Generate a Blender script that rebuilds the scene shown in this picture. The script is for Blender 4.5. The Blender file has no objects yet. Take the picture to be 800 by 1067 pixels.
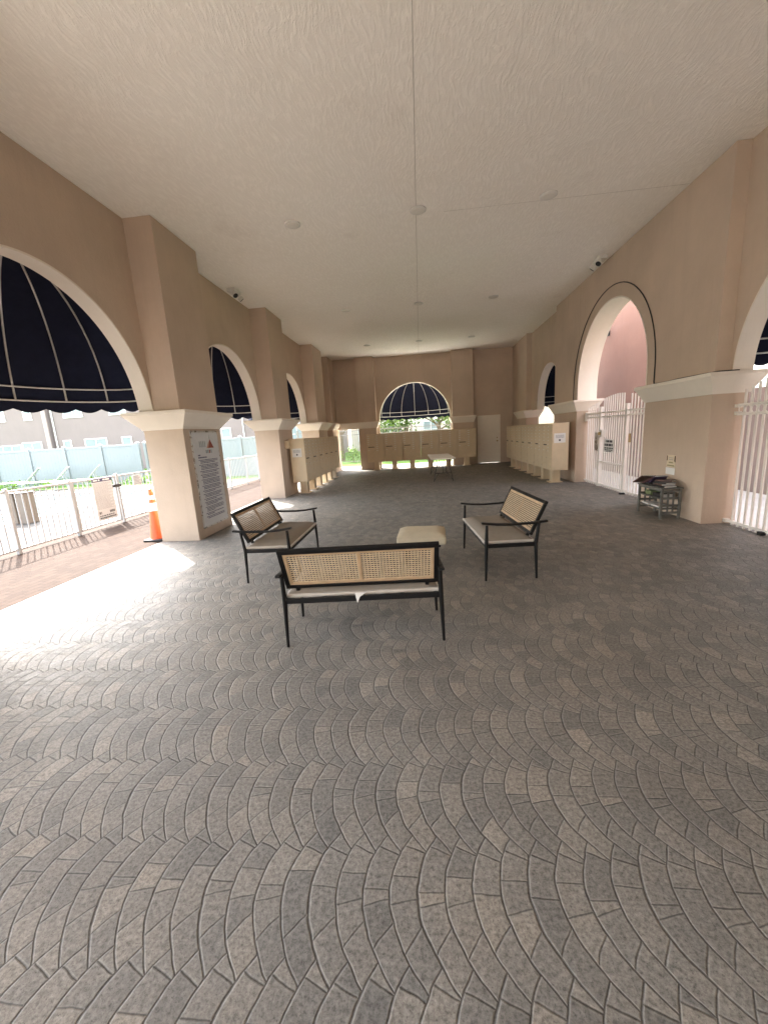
import bpy, bmesh, math, random
from mathutils import Vector, Matrix
R = math.radians
PI = math.pi
sc = bpy.context.scene
col = sc.collection
rnd = random.Random(7)

# ------------------------------------------------------------------ materials
class NT:
    def __init__(s, name):
        s.m = bpy.data.materials.new(name); s.m.use_nodes = True
        s.t = s.m.node_tree; s.b = s.t.nodes['Principled BSDF']
        s.tc = None
    def n(s, typ, **kw):
        x = s.t.nodes.new(typ)
        for k, v in kw.items(): setattr(x, k, v)
        return x
    def link(s, a, b): s.t.links.new(a, b)
    def set(s, sock, v):
        if hasattr(v, 'is_output'): s.link(v, sock)
        else: sock.default_value = v
    def math(s, op, a, b=None, c=None, clamp=False):
        x = s.n('ShaderNodeMath', operation=op); x.use_clamp = clamp
        s.set(x.inputs[0], a)
        if b is not None: s.set(x.inputs[1], b)
        if c is not None: s.set(x.inputs[2], c)
        return x.outputs[0]
    def coord(s):
        if s.tc is None: s.tc = s.n('ShaderNodeTexCoord').outputs['Object']
        return s.tc
    def mapping(s, scale, rot=(0, 0, 0)):
        x = s.n('ShaderNodeMapping'); s.link(s.coord(), x.inputs[0])
        x.inputs['Scale'].default_value = scale; x.inputs['Rotation'].default_value = rot
        return x.outputs[0]
    def noise(s, scale, detail=4, rough=.55, vec=None, dist=0.0):
        x = s.n('ShaderNodeTexNoise'); s.link(vec if vec is not None else s.coord(), x.inputs['Vector'])
        x.inputs['Scale'].default_value = scale; x.inputs['Detail'].default_value = detail
        x.inputs['Roughness'].default_value = rough; x.inputs['Distortion'].default_value = dist
        return x.outputs['Fac']
    def ramp(s, fac, stops):
        x = s.n('ShaderNodeValToRGB'); s.set(x.inputs[0], fac)
        e = x.color_ramp.elements
        while len(e) < len(stops): e.new(.5)
        for q, (p, c) in zip(e, stops):
            q.position = p; q.color = (*c, 1) if len(c) == 3 else c
        return x.outputs[0]
    def mix(s, fac, a, b, blend='MIX'):
        x = s.n('ShaderNodeMix', data_type='RGBA', blend_type=blend)
        s.set(x.inputs[0], fac)
        for i, v in ((6, a), (7, b)):
            if hasattr(v, 'is_output'): s.link(v, x.inputs[i])
            else: x.inputs[i].default_value = (*v, 1)
        return x.outputs[2]
    def maprange(s, v, a, b, c=0.0, d=1.0, smooth=False):
        x = s.n('ShaderNodeMapRange')
        if smooth: x.interpolation_type = 'SMOOTHSTEP'
        s.set(x.inputs[0], v)
        for i, q in enumerate((a, b, c, d)): x.inputs[i + 1].default_value = q
        return x.outputs[0]
    def bump(s, h, strength=.3, dist=.01, normal=None):
        x = s.n('ShaderNodeBump'); x.inputs['Strength'].default_value = strength
        x.inputs['Distance'].default_value = dist; s.link(h, x.inputs['Height'])
        if normal is not None: s.link(normal, x.inputs['Normal'])
        return x.outputs[0]
    def fin(s, color=None, rough=.6, normal=None, metal=0.0, spec=None):
        if color is not None:
            if hasattr(color, 'is_output'): s.link(color, s.b.inputs['Base Color'])
            else: s.b.inputs['Base Color'].default_value = (*color, 1)
        s.set(s.b.inputs['Roughness'], rough); s.b.inputs['Metallic'].default_value = metal
        if spec is not None: s.b.inputs['Specular IOR Level'].default_value = spec
        if normal is not None: s.link(normal, s.b.inputs['Normal'])
        return s.m

def simple(name, c, rough=.55, metal=0, var=.08, scale=6, bump=0, bscale=60, bdist=.002, spec=None):
    k = NT(name)
    f = k.noise(scale, 5, .6)
    colr = k.ramp(f, [(.3, tuple(max(0, x * (1 - var)) for x in c)), (.7, tuple(min(1, x * (1 + var)) for x in c))])
    nrm = k.bump(k.noise(bscale, 4, .6), bump, bdist) if bump else None
    rr = k.maprange(k.noise(scale * 2.3, 3), .3, .7, max(.05, rough - .08), min(1, rough + .08))
    return k.fin(colr, rr, nrm, metal, spec)

def stucco(name, c, var=.09, bump=.5, streak=.25):
    k = NT(name)
    big = k.noise(.9, 5, .6)
    base = k.ramp(big, [(.3, tuple(x * (1 - var) for x in c)), (.7, tuple(min(1, x * (1 + var)) for x in c))])
    st = k.noise(1.0, 5, .65, k.mapping((7, 7, .5)))
    base = k.mix(k.maprange(st, .5, .8, 0, streak), base, tuple(x * .78 for x in c))
    # grime low on the wall
    z = k.n('ShaderNodeSeparateXYZ'); k.link(k.coord(), z.inputs[0])
    grime = k.math('MULTIPLY', k.maprange(z.outputs[2], 0.0, .35, .5, 0), k.noise(5, 5, .7))
    base = k.mix(grime, base, tuple(x * .5 for x in c))
    h = k.math('ADD', k.noise(38, 5, .65), k.math('MULTIPLY', k.noise(7, 3, .5), .7))
    return k.fin(base, .82, k.bump(h, bump, .010), spec=.25)

M = {}
M['tan'] = stucco('tan_stucco', (.54, .43, .338))
M['cream'] = stucco('cream_trim', (.78, .72, .635), .05, .35, .2)
M['pink'] = stucco('pink_stucco', (.46, .32, .283), .06, .6, .2)
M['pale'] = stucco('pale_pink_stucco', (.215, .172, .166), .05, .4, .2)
M['tan_far'] = stucco('tan_far_stucco', (.62, .55, .46), .05, .4, .2)

def ceiling_mat():
    k = NT('brushed_ceiling')
    big = k.noise(.5, 4, .6)
    c = k.ramp(big, [(.3, (.92, .875, .80)), (.7, (.95, .915, .85))])
    w = k.noise(1.4, 2, .5)
    mp = k.n('ShaderNodeMapping'); 
    v = k.n('ShaderNodeVectorMath', operation='ADD'); k.link(k.coord(), v.inputs[0])
    cx = k.n('ShaderNodeCombineXYZ'); k.link(k.math('MULTIPLY', w, .35), cx.inputs[0]); k.link(k.math('MULTIPLY', w, .5), cx.inputs[1])
    k.link(cx.outputs[0], v.inputs[1]); k.link(v.outputs[0], mp.inputs[0]); mp.inputs['Scale'].default_value = (34, 7, 1)
    st = k.noise(1.0, 5, .6, mp.outputs[0], .4)
    st2 = k.maprange(st, .42, .62, 0, 1, True)
    spk = k.noise(45, 3, .6)
    h = k.math('ADD', st2, k.math('MULTIPLY', spk, .5))
    c = k.mix(k.math('MULTIPLY', k.math('SUBTRACT', 1.0, st2), .10), c, (.40, .36, .30))
    stain = k.maprange(k.noise(.9, 6, .7), .62, .8, 0, .25)
    c = k.mix(stain, c, (.5, .44, .36))
    return k.fin(c, .85, k.bump(h, .5, .006), spec=.2)
M['ceiling'] = ceiling_mat()

def fan_floor(name='stamped_fan_floor', tint=1.0):
    k = NT(name)
    D, ROW = .097, .403
    wob = k.n('ShaderNodeTexNoise'); k.link(k.coord(), wob.inputs['Vector']); wob.inputs['Scale'].default_value = 9; wob.inputs['Detail'].default_value = 2
    sp = k.n('ShaderNodeSeparateXYZ'); k.link(k.coord(), sp.inputs[0])
    sw = k.n('ShaderNodeSeparateColor'); k.link(wob.outputs['Color'], sw.inputs[0])
    x = k.math('ADD', sp.outputs[0], k.math('MULTIPLY', k.math('SUBTRACT', sw.outputs[0], .5), .018))
    y = k.math('ADD', sp.outputs[1], k.math('MULTIPLY', k.math('SUBTRACT', sw.outputs[1], .5), .018))
    v0 = k.math('DIVIDE', k.math('SUBTRACT', y, .923), ROW)
    def bul(t_):
        q_ = k.math('DIVIDE', k.math('SUBTRACT', t_, .5), .5)
        return k.math('MULTIPLY', k.math('SUBTRACT', 1.0, k.math('MULTIPLY', q_, q_)), .074)
    r0 = k.math('FLOOR', v0); t0 = k.math('SUBTRACT', v0, r0)
    bl = bul(t0); bu = k.math('MULTIPLY', bul(k.math('SUBTRACT', t0, 1.0)), -1.0)
    pD = k.math('MULTIPLY', k.math('FRACT', k.math('DIVIDE', x, D)), D)
    inz = k.math('MULTIPLY', k.math('LESS_THAN', k.math('ADD', bl, bu), D), k.math('GREATER_THAN', t0, .6))
    up = k.math('MULTIPLY', inz, k.math('MULTIPLY', k.math('GREATER_THAN', pD, bu), k.math('LESS_THAN', pD, k.math('SUBTRACT', D, bl))))
    row = k.math('ADD', r0, up); tb = k.math('SUBTRACT', t0, up)
    c = k.math('DIVIDE', k.math('ADD', x, bul(tb)), D)
    co = k.math('DIVIDE', k.math('ADD', x, bul(k.math('SUBTRACT', t0, k.math('SUBTRACT', 1.0, up)))), D)
    fo = k.math('FRACT', co)
    dr = k.math('ADD', k.math('MULTIPLY', k.math('MINIMUM', fo, k.math('SUBTRACT', 1.0, fo)), D), k.math('MULTIPLY', k.math('SUBTRACT', 1.0, inz), 5.0))
    cell = k.math('FLOOR', c); fc = k.math('SUBTRACT', c, cell)
    da = k.math('MULTIPLY', k.math('MINIMUM', fc, k.math('SUBTRACT', 1.0, fc)), D)
    near = k.math('ROUND', c)
    m4 = k.math('FLOORED_MODULO', k.math('ADD', near, k.math('MULTIPLY', row, 2.0)), 4.0)
    bold = k.math('LESS_THAN', m4, .5)
    da = k.math('MULTIPLY', da, k.math('SUBTRACT', 1.0, k.math('MULTIPLY', bold, .25)))
    def wn(a, b, cc):
        cv = k.n('ShaderNodeCombineXYZ'); k.set(cv.inputs[0], a); k.set(cv.inputs[1], b); k.set(cv.inputs[2], cc)
        w = k.n('ShaderNodeTexWhiteNoise', noise_dimensions='3D'); k.link(cv.outputs[0], w.inputs['Vector'])
        return w
    j = wn(cell, row, 3.3).outputs['Value']
    par = k.math('SUBTRACT', k.math('FLOORED_MODULO', cell, 2.0), .5)
    jj = k.math('MULTIPLY', k.math('SUBTRACT', j, .5), .06)
    J = [k.math('ADD', k.math('MULTIPLY', fc, .19), k.math('ADD', .075, jj)),
         k.math('ADD', k.math('MULTIPLY', k.math('GREATER_THAN', j, .62), -5.0), k.math('ADD', k.math('MULTIPLY', fc, .06), k.math('SUBTRACT', .36, jj))),
         k.math('ADD', .56, k.math('MULTIPLY', par, .125)),
         k.math('SUBTRACT', k.math('SUBTRACT', .88, jj), k.math('MULTIPLY', fc, .08))]
    brick = 0.0; dt = None
    for q_ in J:
        st_ = k.math('GREATER_THAN', tb, q_); brick = k.math('ADD', st_, brick)
        dd = k.math('MULTIPLY', k.math('ABSOLUTE', k.math('SUBTRACT', tb, q_)), ROW * .9)
        dt = dd if dt is None else k.math('MINIMUM', dt, dd)
    # transverse joints are shallower
    d = k.math('MINIMUM', k.math('MINIMUM', da, dr), k.math('ADD', dt, .0014))
    w = wn(cell, row, brick)
    val = w.outputs['Value']
    stone = k.ramp(val, [(0, (.160, .160, .159)), (.25, (.184, .182, .178)), (.6, (.208, .203, .196)), (.88, (.226, .218, .207)), (1, (.260, .246, .228))])
    warm = k.ramp(k.noise(.35, 4, .6), [(.36, (1.05, 1.045, 1.03)), (.60, (1.13, 1.06, .975))])
    stone = k.mix(1.0, stone, warm, 'MULTIPLY')
    mott = k.noise(62, 6, .74)
    stone = k.mix(1.0, stone, k.ramp(mott, [(.32, (.46, .46, .46)), (.5, (1, 1, 1)), (.70, (1.5, 1.5, 1.49))]), 'MULTIPLY')
    dirt = k.noise(2.2, 6, .65)
    stone = k.mix(1.0, stone, k.ramp(dirt, [(.3, (.84, .83, .82)), (.7, (1.14, 1.13, 1.11))]), 'MULTIPLY')
    wear = k.maprange(k.noise(.55, 5, .6, k.mapping((1, .45, 1))), .45, .68, 0, .22)
    stone = k.mix(wear, stone, (.245, .235, .22))
    pits = k.maprange(k.noise(130, 4, .7), .55, .66, 0, .6)
    stone = k.mix(pits, stone, (.05, .048, .045))
    joint = k.maprange(k.math('MINIMUM', k.math('MINIMUM', da, dr), k.math('ADD', dt, .0010)), .0012, .0040, 1, 0, True)
    arc_glint = k.math('MULTIPLY', k.maprange(k.math('MINIMUM', da, dr), .0022, .0036, 0, 1, True), k.maprange(k.math('MINIMUM', da, dr), .0036, .0065, 1, 0, True))
    stone = k.mix(k.math('MULTIPLY', joint, .7), stone, (.055, .053, .05))
    stone = k.mix(k.math('MULTIPLY', arc_glint, .38), stone, (.30, .295, .285))  # pale line along the arcs: groove highlight painted into the colour
    edge = k.math('MULTIPLY', k.maprange(d, .003, .006, 0, 1, True), k.maprange(d, .006, .011, 1, 0, True))
    stone = k.mix(k.math('MULTIPLY', edge, .25), stone, (.30, .29, .27))  # pale rim beside every joint, a highlight painted into the stone colour
    h = k.maprange(d, .0004, .006, 0, 1, True)
    h = k.math('ADD', h, k.math('MULTIPLY', mott, .42))
    h = k.math('ADD', h, k.math('MULTIPLY', k.noise(5, 3, .5), .18))
    rough = k.maprange(k.noise(14, 5, .65), .3, .7, .46, .70)
    return k.fin(stone, rough, k.bump(h, .6, .006), spec=.16)
M['fan'] = fan_floor()

def brick_mat():
    k = NT('pink_brick_pavers')
    bt = k.n('ShaderNodeTexBrick'); k.link(k.mapping((1, 1, 1), (0, 0, PI / 2)), bt.inputs['Vector'])
    bt.inputs['Scale'].default_value = 1.0; bt.inputs['Brick Width'].default_value = .21; bt.inputs['Row Height'].default_value = .105
    bt.inputs['Mortar Size'].default_value = .005; bt.inputs['Mortar Smooth'].default_value = .4
    bt.inputs['Color1'].default_value = (.028, .0160, .0112, 1); bt.inputs['Color2'].default_value = (.040, .0240, .0170, 1); bt.inputs['Mortar'].default_value = (.015, .0115, .0095, 1)
    c = k.mix(1.0, bt.outputs['Color'], k.ramp(k.noise(7, 6, .7), [(.3, (.82, .8, .78)), (.7, (1.15, 1.14, 1.12))]), 'MULTIPLY')
    inv = k.math('SUBTRACT', 1.0, bt.outputs['Fac'])
    return k.fin(c, .85, k.bump(k.math('ADD', inv, k.math('MULTIPLY', k.noise(50, 4), .3)), .6, .006), spec=.08)
M['brick'] = brick_mat()
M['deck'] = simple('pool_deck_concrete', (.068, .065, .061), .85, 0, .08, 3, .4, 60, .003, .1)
M['cream_dark'] = stucco('dark_cream_stucco', (.088, .075, .058), .08, .5, .3)  # even dark cream of the plain far wall
M['blush'] = stucco('blush_wall_stucco', (.40, .33, .31), .06, .5, .2)
M['bounce'] = simple('bounce_concrete', (.70, .67, .63), .85, 0, .08, 3, .4, 60, .003)  # very pale concrete for unseen ground, chosen to bounce light inside
M['walk'] = simple('pale_walk_concrete', (.58, .56, .53), .85, 0, .08, 3, .4, 60, .003)
M['asphalt'] = simple('distant_ground', (.22, .23, .15), .9, 0, .2, .4)
M['coping'] = simple('pool_coping', (.62, .58, .52), .8)

def water_mat():
    k = NT('pool_water')
    h = k.noise(3.0, 3, .5, None, .6)
    return k.fin((.022, .095, .115), .25, k.bump(h, .25, .05), spec=.15)
M['water'] = water_mat()
def grass_mat():
    k = NT('lawn_grass')
    f = k.noise(30, 6, .75); c = k.ramp(f, [(.3, (.05, .10, .018)), (.7, (.13, .23, .05))])
    return k.fin(c, .9, k.bump(f, .8, .03), spec=.2)
M['grass'] = grass_mat()
def leaf_mat(name, a, b):
    k = NT(name)
    oi = k.n('ShaderNodeNewGeometry')
    c = k.ramp(oi.outputs['Random Per Island'], [(0, a), (1, b)])
    k.fin(c, .55, None, spec=.35)
    k.b.inputs['Subsurface Weight'].default_value = 0
    tr = k.n('ShaderNodeBsdfTranslucent'); k.link(c, tr.inputs['Color'])
    mx = k.n('ShaderNodeMixShader'); mx.inputs[0].default_value = .35
    out = k.t.nodes['Material Output']
    k.link(k.b.outputs[0], mx.inputs[1]); k.link(tr.outputs[0], mx.inputs[2]); k.link(mx.outputs[0], out.inputs['Surface'])
    return k.m
M['leaf'] = leaf_mat('tree_leaves', (.045, .085, .018), (.14, .22, .05))
M['leaf2'] = leaf_mat('shrub_leaves', (.06, .13, .02), (.20, .32, .05))
M['bark'] = simple('tree_bark', (.16, .12, .09), .9, 0, .3, 8, .8, 25, .02)

M['navy'] = simple('navy_awning_canvas', (.008, .010, .024), .85, 0, .15, 5, .3, 300, .001, .15)
M['galv'] = simple('awning_frame_metal', (.50, .49, .47), .45, .6, .08)
M['white_metal'] = simple('white_powder_coat', (.36, .375, .385), .4, 0, .04, 4)
M['gate_white'] = simple('cream_white_iron', (.74, .71, .66), .42, 0, .05, 4)
M['vinyl'] = simple('white_vinyl', (.205, .232, .238), .45, 0, .03, 1.5)
M['black'] = simple('black_metal_frame', (.006, .006, .0065), .5, 0, .2, 9, spec=.3)
M['blk_rubber'] = simple('black_rubber', (.014, .014, .014), .75)
M['rattan'] = simple('natural_rattan', (.62, .485, .325), .6, 0, .16, 30, .5, 260, .002)
M['wood_lt'] = simple('light_wood_rim', (.52, .37, .23), .55, 0, .12, 12)
M['cushion'] = simple('greige_cushion', (.27, .235, .195), .95, 0, .07, 12, .5, 420, .0012, .15)
M['cush_side'] = simple('pale_cushion_side', (.55, .51, .46), .95, 0, .06, 12, .5, 420, .0012, .15)
M['ottoman'] = simple('cream_upholstery', (.56, .50, .375), .95, 0, .07, 8, .5, 400, .0015, .15)
M['mail'] = simple('tan_mailbox_enamel', (.64, .52, .355), .45, .05, .05, 5)
M['mail_dk'] = simple('mailbox_dark_slot', (.06, .05, .04), .6)
M['silver'] = simple('lock_metal', (.55, .53, .5), .3, .9)
M['paper'] = simple('white_paper', (.74, .73, .71), .7, 0, .02)
M['ink'] = simple('printed_ink', (.045, .045, .055), .7)
M['ink_lt'] = simple('grey_print', (.30, .31, .33), .7)
M['boardgrey'] = simple('sign_board_face', (.60, .60, .60), .5, 0, .03)
M['navyink'] = simple('navy_print', (.06, .06, .12), .6)
M['red'] = simple('logo_red', (.30, .075, .045), .6)
M['orange_l'] = simple('logo_orange', (.50, .27, .17), .6)
M['teal_l'] = simple('logo_grey_teal', (.26, .30, .30), .6)
M['cone'] = simple('orange_cone_plastic', (.80, .11, .025), .45, 0, .06)
M['reflect'] = simple('reflective_band', (.78, .72, .70), .35)
M['plastic_w'] = simple('white_plastic', (.68, .66, .62), .45)
M['table_top'] = simple('pale_plastic_table', (.86, .83, .77), .45)
M['greywood'] = simple('grey_weathered_wood', (.125, .122, .108), .7, 0, .2, 18, .4, 60, .002)
M['door'] = simple('off_white_door', (.80, .73, .64), .5, 0, .03)
M['brass'] = simple('brass_hardware', (.42, .32, .16), .35, .9)
M['dark'] = simple('dark_metal', (.03, .03, .032), .5, .3)
M['glass'] = simple('window_glass', (.22, .26, .27), .08, 0, .15, .6)
M['win_white'] = simple('window_frame_white', (.72, .72, .70), .5)
M['roof'] = simple('tile_roof', (.42, .26, .18), .85, 0, .2, 6, .6, 20, .03)
M['beige'] = simple('beige_bin_panel', (.15, .125, .10), .7)
M['book_a'] = simple('maroon_cover', (.10, .035, .04), .45)
M['book_b'] = simple('purple_cover', (.075, .05, .10), .45)
M['book_c'] = simple('black_cover', (.02, .018, .018), .45)
M['book_d'] = simple('brown_photo_cover', (.13, .07, .055), .5, 0, .6, 14)
M['green_box'] = simple('olive_box', (.16, .20, .09), .6)
M['flyer'] = simple('cream_flyer', (.66, .56, .40), .6)
M['flyer_dk'] = simple('brown_print', (.10, .06, .03), .6)
M['olive'] = simple('olive_print', (.30, .27, .14), .6)
M['sling'] = simple('white_sling_fabric', (.66, .70, .72), .7)
M['slate'] = simple('joint_strip', (.52, .48, .42), .9)  # even tone of the ceiling joint strips
M['fence_grey'] = simple('grey_iron', (.16, .15, .14), .5)
M['rod'] = simple('dark_brown_rod', (.035, .022, .014), .6)
M['lens'] = simple('frosted_lens', (.70, .67, .60), .4)

# ------------------------------------------------------------------ mesh helpers
class MB:
    def __init__(s): s.v = []; s.f = []
    def add(s, vs, fs):
        o = len(s.v); s.v += [tuple(q) for q in vs]; s.f += [tuple(i + o for i in f) for f in fs]; return s
    def box(s, x0, x1, y0, y1, z0, z1, M4=None):
        vs = [(x, y, z) for z in (z0, z1) for y in (y0, y1) for x in (x0, x1)]
        if M4 is not None: vs = [M4 @ Vector(q) for q in vs]
        return s.add(vs, [(0, 2, 3, 1), (4, 5, 7, 6), (0, 1, 5, 4), (2, 6, 7, 3), (0, 4, 6, 2), (1, 3, 7, 5)])
    def ring_path(s, pts, radii, n=8, closed=False, flat=None):
        pts = [Vector(p) for p in pts]; rings = []
        N = len(pts)
        up0 = None
        for i, p in enumerate(pts):
            a = pts[(i - 1) % N] if (closed or i > 0) else p
            b = pts[(i + 1) % N] if (closed or i < N - 1) else p
            d = (b - a).normalized()
            if up0 is None: up0 = Vector((0, 0, 1)) if abs(d.z) < .9 else Vector((0, 1, 0))
            sx = d.cross(up0)
            if sx.length < 1e-4: sx = d.cross(Vector((1, 0, 0)))
            sx.normalize(); up = sx.cross(d).normalized()
            r = radii[i] if isinstance(radii, (list, tuple)) else radii
            if flat is not None:
                w, h = flat
                rings.append([p + sx * w / 2 * a_ + up * h / 2 * b_ for a_, b_ in ((-1, -1), (1, -1), (1, 1), (-1, 1))])
            else:
                rings.append([p + (sx * math.cos(2 * PI * k / n) + up * math.sin(2 * PI * k / n)) * r for k in range(n)])
        m = len(rings[0]); vs = [q for rg in rings for q in rg]; fs = []
        for i in range(N if closed else N - 1):
            i2 = (i + 1) % N
            for k in range(m):
                k2 = (k + 1) % m; fs.append((i * m + k, i * m + k2, i2 * m + k2, i2 * m + k))
        if not closed:
            fs.append(tuple(range(m))[::-1]); fs.append(tuple((N - 1) * m + k for k in range(m)))
        return s.add(vs, fs)
    def tube(s, a, b, r0, r1=None, n=8):
        return s.ring_path([a, b], [r0, r1 if r1 is not None else r0], n)
    def lathe(s, cx, cy, prof, n=20):
        vs = []; fs = []
        for r, z in prof:
            for k in range(n): vs.append((cx + r * math.cos(2 * PI * k / n), cy + r * math.sin(2 * PI * k / n), z))
        for i in range(len(prof) - 1):
            for k in range(n):
                k2 = (k + 1) % n; fs.append((i * n + k, i * n + k2, (i + 1) * n + k2, (i + 1) * n + k))
        fs.append(tuple(range(n))[::-1]); fs.append(tuple((len(prof) - 1) * n + k for k in range(n)))
        return s.add(vs, fs)
    def quad(s, a, b, c, d): return s.add([a, b, c, d], [(0, 1, 2, 3)])
    def prism(s, poly, axis, a0, a1):
        """poly: 2-D outline in the plane normal to AXIS (0 -> (y,z), 1 -> (x,z), 2 -> (x,y)), extruded a0..a1"""
        def P(u, v, a): return {0: (a, u, v), 1: (u, a, v), 2: (u, v, a)}[axis]
        n = len(poly)
        vs = [P(u, v, a0) for u, v in poly] + [P(u, v, a1) for u, v in poly]
        fs = [tuple(range(n))[::-1], tuple(range(n, 2 * n))] + [(k, (k + 1) % n, n + (k + 1) % n, n + k) for k in range(n)]
        return s.add(vs, fs)
    def build(s, name, mat, parent=None, world=True, smooth=False, bevel=0, seg=2):
        me = bpy.data.meshes.new(name)
        off = Vector((0, 0, 0))
        if parent is not None and world:
            r = parent
            while r.parent is not None: r = r.parent
            off = Vector(r.location)
        me.from_pydata([tuple(Vector(q) - off) for q in s.v], [], s.f); me.update()
        bm = bmesh.new(); bm.from_mesh(me); bmesh.ops.recalc_face_normals(bm, faces=bm.faces)
        bm.to_mesh(me); bm.free()
        me.materials.append(M[mat] if isinstance(mat, str) else mat)
        o = bpy.data.objects.new(name, me); col.objects.link(o)
        if parent is not None: o.parent = parent
        if smooth:
            for p in me.polygons: p.use_smooth = True
            try: me.set_sharp_from_angle(angle=R(42))
            except Exception: pass
        if bevel:
            b = o.modifiers.new('bevel', 'BEVEL'); b.width = bevel; b.segments = seg; b.limit_method = 'ANGLE'; b.angle_limit = R(40)
        return o

def thing(name, label, cat, loc=(0, 0, 0), rz=0, group=None):
    o = bpy.data.objects.new(name, None); col.objects.link(o); o.empty_display_size = .1
    o.location = loc; o.rotation_euler = (0, 0, rz); return tag(o, label, cat, group)
def tag(o, label, cat, group=None):
    o['label'] = label; o['category'] = cat
    if group: o['group'] = group
    return o
def struct(o, label=None):
    o['kind'] = 'structure'
    if label: o['label'] = label
    return o
def lab(o, l): o['label'] = l; return o
KIDS = {}
def copy_tree(o, parent=None):
    c = o.copy(); col.objects.link(c); c.parent = parent
    for ch in list(o.children): copy_tree(ch, c)
    return c
def sheet(name, poly, z, mat, label=None):
    m = MB(); m.add([(x, y, z) for x, y in poly], [tuple(range(len(poly)))])
    return struct(m.build(name, mat), label)
def rect(x0, x1, y0, y1): return [(x0, y0), (x1, y0), (x1, y1), (x0, y1)]

# ------------------------------------------------------------------ setting: ground
XLW, XLP, XLO = -4.228, -3.79, -4.462
XRP, XRW, XRO = 4.09, 4.278, 4.56
ZC, ZT, ZB = 4.93, 2.15, 1.865
YBW, YBP, YBO = 18.65, 18.27, 18.95
YS = -7.3
sheet('ground', rect(-400, 400, -200, 600), -.25, 'asphalt', 'flat ground reaching out beyond the buildings')
sheet('patio_floor', rect(XLO - .03, XRO + .03, -7.6, YBO + .15), 0, 'fan', 'grey fan pattern stamped concrete floor of the pavilion')
sheet('brick_path', rect(-6.95, XLO - .03, -.6, 18.2), 0, 'brick', 'pink brick paver path along the arcade')
sheet('bounce_apron', rect(-6.95, XLO - .03, -40, -.6), 0, 'bounce', 'added pale concrete sheet before the brick path, out of view, bouncing light inside')  # unseen sheet added to throw sunlight up to the ceiling
sheet('entry_path', rect(XLO - .03, 40, -40, -7.6), 0, 'bounce')  # unseen ground, made very pale to bounce light under the roof
PX0, PX1, PY0, PY1 = -15.5, -10.2, 8.6, 14.6
md = MB()
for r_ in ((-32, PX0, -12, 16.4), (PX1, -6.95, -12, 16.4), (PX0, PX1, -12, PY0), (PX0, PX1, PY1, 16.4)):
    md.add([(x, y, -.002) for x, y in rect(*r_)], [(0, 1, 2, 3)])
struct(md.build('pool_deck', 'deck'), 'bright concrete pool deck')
struct(MB().add([(x, y, -.10) for x, y in rect(PX0, PX1, PY0, PY1)], [(0, 1, 2, 3)]).build('pool_water', 'water'), 'turquoise swimming pool water')
sheet('side_path', rect(XRO + .03, 6.6, -7.6, 30), 0, 'walk', 'pale concrete walk beyond the iron gates')
gl = MB()
for r_ in ((-32, -6.95, 16.4, 18.6), (-6.95, 20, 20.6, 60), (-60, -6.95, 18.6, 60)):
    gl.add([(x, y, -.03) for x, y in rect(*r_)], [(0, 1, 2, 3)])
go = gl.build('lawn', 'grass'); struct(go, 'green lawn behind the pavilion')
sheet('back_path', rect(-6.95, XRO + .03, YBO + .15, 20.6), -.001, 'walk')
sheet('plant_bed', rect(6.6, 40, -7.6, 30), -.03, 'grass')

# ------------------------------------------------------------------ pavilion
pav = thing('pavilion', 'open tan stucco pavilion with arches, cream capitals and a brushed ceiling', 'pavilion')
MB().box(XLO, XRO, YS, YBO, ZC, ZC + .35).build('ceiling', 'ceiling', pav)
js = MB()
js.box(.075 - .004, .075 + .004, YS, YBW, ZC - .004, ZC - .0005)
for yy in (7.06,):
    js.box(.5, XRP, yy - .0015, yy + .0015, ZC - .003, ZC - .0005)
js.build('ceiling_joint', 'slate', pav)
rf = MB(); rt_ = ZC + .352
rf.box(XLO - .12, XRO + .12, YS, YBO + .12, rt_, rt_ + .12)
rf.build('roof', 'roof', pav)
pa = MB(); pa.box(XLO - .12, XLO + .14, YS, YBO + .12, rt_ + .121, 7.5); pa.box(XRO - .14, XRO + .12, YS, YBO + .12, rt_ + .121, 7.5); pa.box(XLO + .141, XRO - .141, YBO - .14, YBO + .12, rt_ + .121, 7.5)
pa.build('shade_parapet', 'tan', pav)  # unseen tall edge added so the pink wall stays in shadow

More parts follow.
